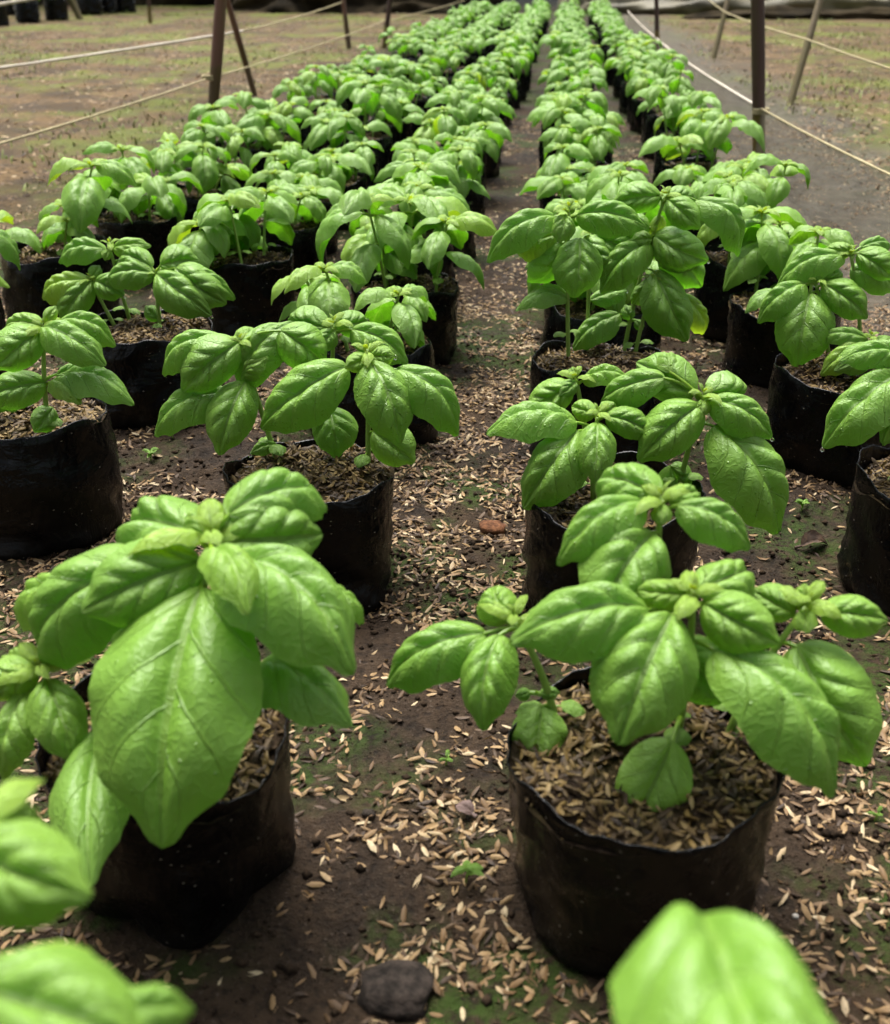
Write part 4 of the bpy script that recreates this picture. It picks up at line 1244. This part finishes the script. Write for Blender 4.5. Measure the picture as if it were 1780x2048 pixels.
for k, (tx, ty, where) in enumerate([(-11, 15.2, "behind the black nursery pots"), (-6.5, 16, "beyond the dark heap of sheeting"), (-1.5, 16.5, "beyond the far end of the basil rows"),
        (3.5, 16, "behind the olive tarp"), (8.5, 15, "behind the dark brown tarp heap"), (10.5, 9.5, "at the far side of the right yard"), (10, 3.5, "beside the near right yard"),
        (9, -3, "behind the camera to the right"), (3.5, -7, "behind the camera, in line with the twine"), (-2.5, -7.5, "behind the camera, in line with the rows"), (-8, -4.5, "behind the camera to the left"),
        (-10.5, 1.5, "beside the near left yard"), (-11, 8, "at the far side of the left yard")]):
    root = link("shade_tree", None, None, None, (tx, ty, 0), label=f"added, out-of-view leafy tree standing {where}", category="shade_tree", group="unseen trees added to shade the horizon")
    root.rotation_euler[2] = rt.uniform(0, 6.28); sc = rt.uniform(0.95, 1.2); root.scale = (sc, sc, sc)
    link("trunk", TREE_LIB[k % 3][0], root); link("crown", TREE_LIB[k % 3][1], root)

# ------------------------------------------------------------------ small things on the soil
def rock(name, px, py, size, seed, mat, label, cat, flat=0.6):
    g = on_z(px, py, 0.0); r = np.random.default_rng(seed)
    n1, n2 = 18, 12
    vs, fs = [], []
    for i in range(n2 + 1):
        ph = math.pi * i / n2
        for k in range(n1):
            th = 2 * math.pi * k / n1
            d = np.array([math.sin(ph) * math.cos(th), math.sin(ph) * math.sin(th), math.cos(ph)])
            e = np.sign(d) * np.abs(d) ** 0.75
            q = 0.75 + 0.45 * float(fbm(d[0] * 1.6 + seed + 5, d[1] * 1.6 + d[2] * 2.1 + 5, seed, 4))
            vs.append(e * q * size * np.array([1, 0.85, flat]))
    for i in range(n2):
        for k in range(n1):
            k2 = (k + 1) % n1
            fs.append((i * n1 + k, (i + 1) * n1 + k, (i + 1) * n1 + k2, i * n1 + k2))
    z = float(ground_h(g[0], g[1])) + size * flat * 0.35
    return link(name, make_mesh(name, vs, fs), None, mat, (g[0], g[1], z), label=label, category=cat)
rock("earth_clod", 792, 1995, 0.0165, 4, M_STONE, "square dark clod of earth at the bottom edge between the front bags", "clod", 0.5)
rock("brick_chip", 985, 1060, 0.0105, 8, M_BRICK, "reddish brown brick chip on the husks beside a grow bag", "brick chip", 0.6)
rock("pebble", 738, 1652, 0.0035, 12, M_STONE, "small dark pebble on the bare soil between the front bags", "pebble", 0.9)
rock("pebble", 1590, 1838, 0.0015, 15, plain("white_pebble", (0.22, 0.20, 0.17), (0.40, 0.37, 0.32), 200), "tiny white pebble in the husks right of the front bag", "pebble", 0.8)
rock("pebble", 945, 1432, 0.0022, 17, bpy.data.materials["white_pebble"], "tiny white pebble left of the front bag rim", "pebble", 0.8)

def dead_leaf(px, py, L, az, seed, label, mat=None, wr=0.75, fold=-0.5):
    g = on_z(px, py, 0.0); z = float(ground_h(g[0], g[1])) + 0.003
    d = np.array([math.cos(az), math.sin(az), 0.12]) * L
    v, f, uv = leaf_geo(np.zeros(3), d, L * wr, np.array([0.2, -0.2, 1.0]), 0.1, fold, 0.1, 0.08, 14, 10, seed, -d * 0.2)
    link("dead_leaf", make_mesh("dead_leaf", v, f, uv), None, mat or M_DEADLEAF, (g[0], g[1], z), label=label, category="dead leaf")
dead_leaf(945, 1652, 0.011, 2.6, 3, "mauve brown scrap of dead leaf on mossy soil")
dead_leaf(1600, 1098, 0.022, 0.2, 5, "curled brown dead leaf on the soil beside the right-edge bag", M_BROWNLEAF, 0.5, -1.1)

def weed(px, py, n, size, seed, label):
    g = on_z(px, py, 0.0); z = float(ground_h(g[0], g[1])); r = random.Random(seed)
    v, f = tube([np.array([0, 0, -0.003]), np.array([0.001, 0, size * 0.4]), np.array([0.002, 0.001, size * 0.8])], [.0007, .0006, .0005], 6)
    root = link("weed_seedling", make_mesh("weed_stem", v, f), None, M_STEM, (g[0], g[1], z), label=label, category="weed", group="tiny weeds between the bags")
    a0 = r.uniform(0, 6)
    for i in range(n):
        o = link("leaf", COTY_LIB[i % 3] if i % 2 else LEAF_LIB[i % 8], root, None, (0.001, 0, size * (0.45 + 0.4 * i / n)))
        s = size * r.uniform(0.5, 0.8); o.scale = (s, s * 0.7, s); o.rotation_euler = (0, r.uniform(-.7, -.1), a0 + i * 2.2); o.color = (0.2, 0.1, 0, 1)
weed(930, 1770, 4, 0.014, 2, "tiny green seedling left of the husk-topped front bag")
weed(660, 925, 5, 0.014, 4, "small weed on the husks left of the tall-stemmed bag")
weed(300, 915, 5, 0.013, 6, "small weed on the husks beside the edge-cut left bag")
weed(345, 880, 4, 0.016, 7, "small weed at the foot of the bag with the yellowing leaf")
weed(1600, 1030, 4, 0.012, 9, "small flat weed on soil near the right-edge bag")
weed(890, 1545, 3, 0.008, 10, "tiny moss-green sprout in the lane between the front bags")
weed(1745, 1655, 3, 0.008, 12, "tiny sprout on the mossy soil at the right edge")

# beads of water hanging from leaf tips, parts of the plants they hang on
bead = bpy.data.meshes.new("water_droplet")
import bmesh
bm = bmesh.new(); bmesh.ops.create_icosphere(bm, subdivisions=3, radius=1.0)
for vtx in bm.verts:
    if vtx.co.z > 0: vtx.co.z *= 1.4; vtx.co.x *= 1 - 0.35 * vtx.co.z / 1.4; vtx.co.y *= 1 - 0.35 * vtx.co.z / 1.4
bm.to_mesh(bead); bm.free(); bead.materials.append(M_WATER)
bead.polygons.foreach_set("use_smooth", [True] * len(bead.polygons))
rb = random.Random(3)
for o in list(COL.objects):
    if o.name.split(".")[0] == "leaf" and o.parent and o.parent.name.startswith("basil_plant") and len(o.data.vertices) > 900:
        if rb.random() < 0.22 and o.color[1] > 0.12:
            vi = 27 * 44 + 13
            p = o.data.vertices[vi].co + o.location
            d = link("water_droplet", bead, o.parent, None, (p.x, p.y, p.z - 0.0012)); s = rb.uniform(0.0010, 0.0015); d.scale = (s, s, s)
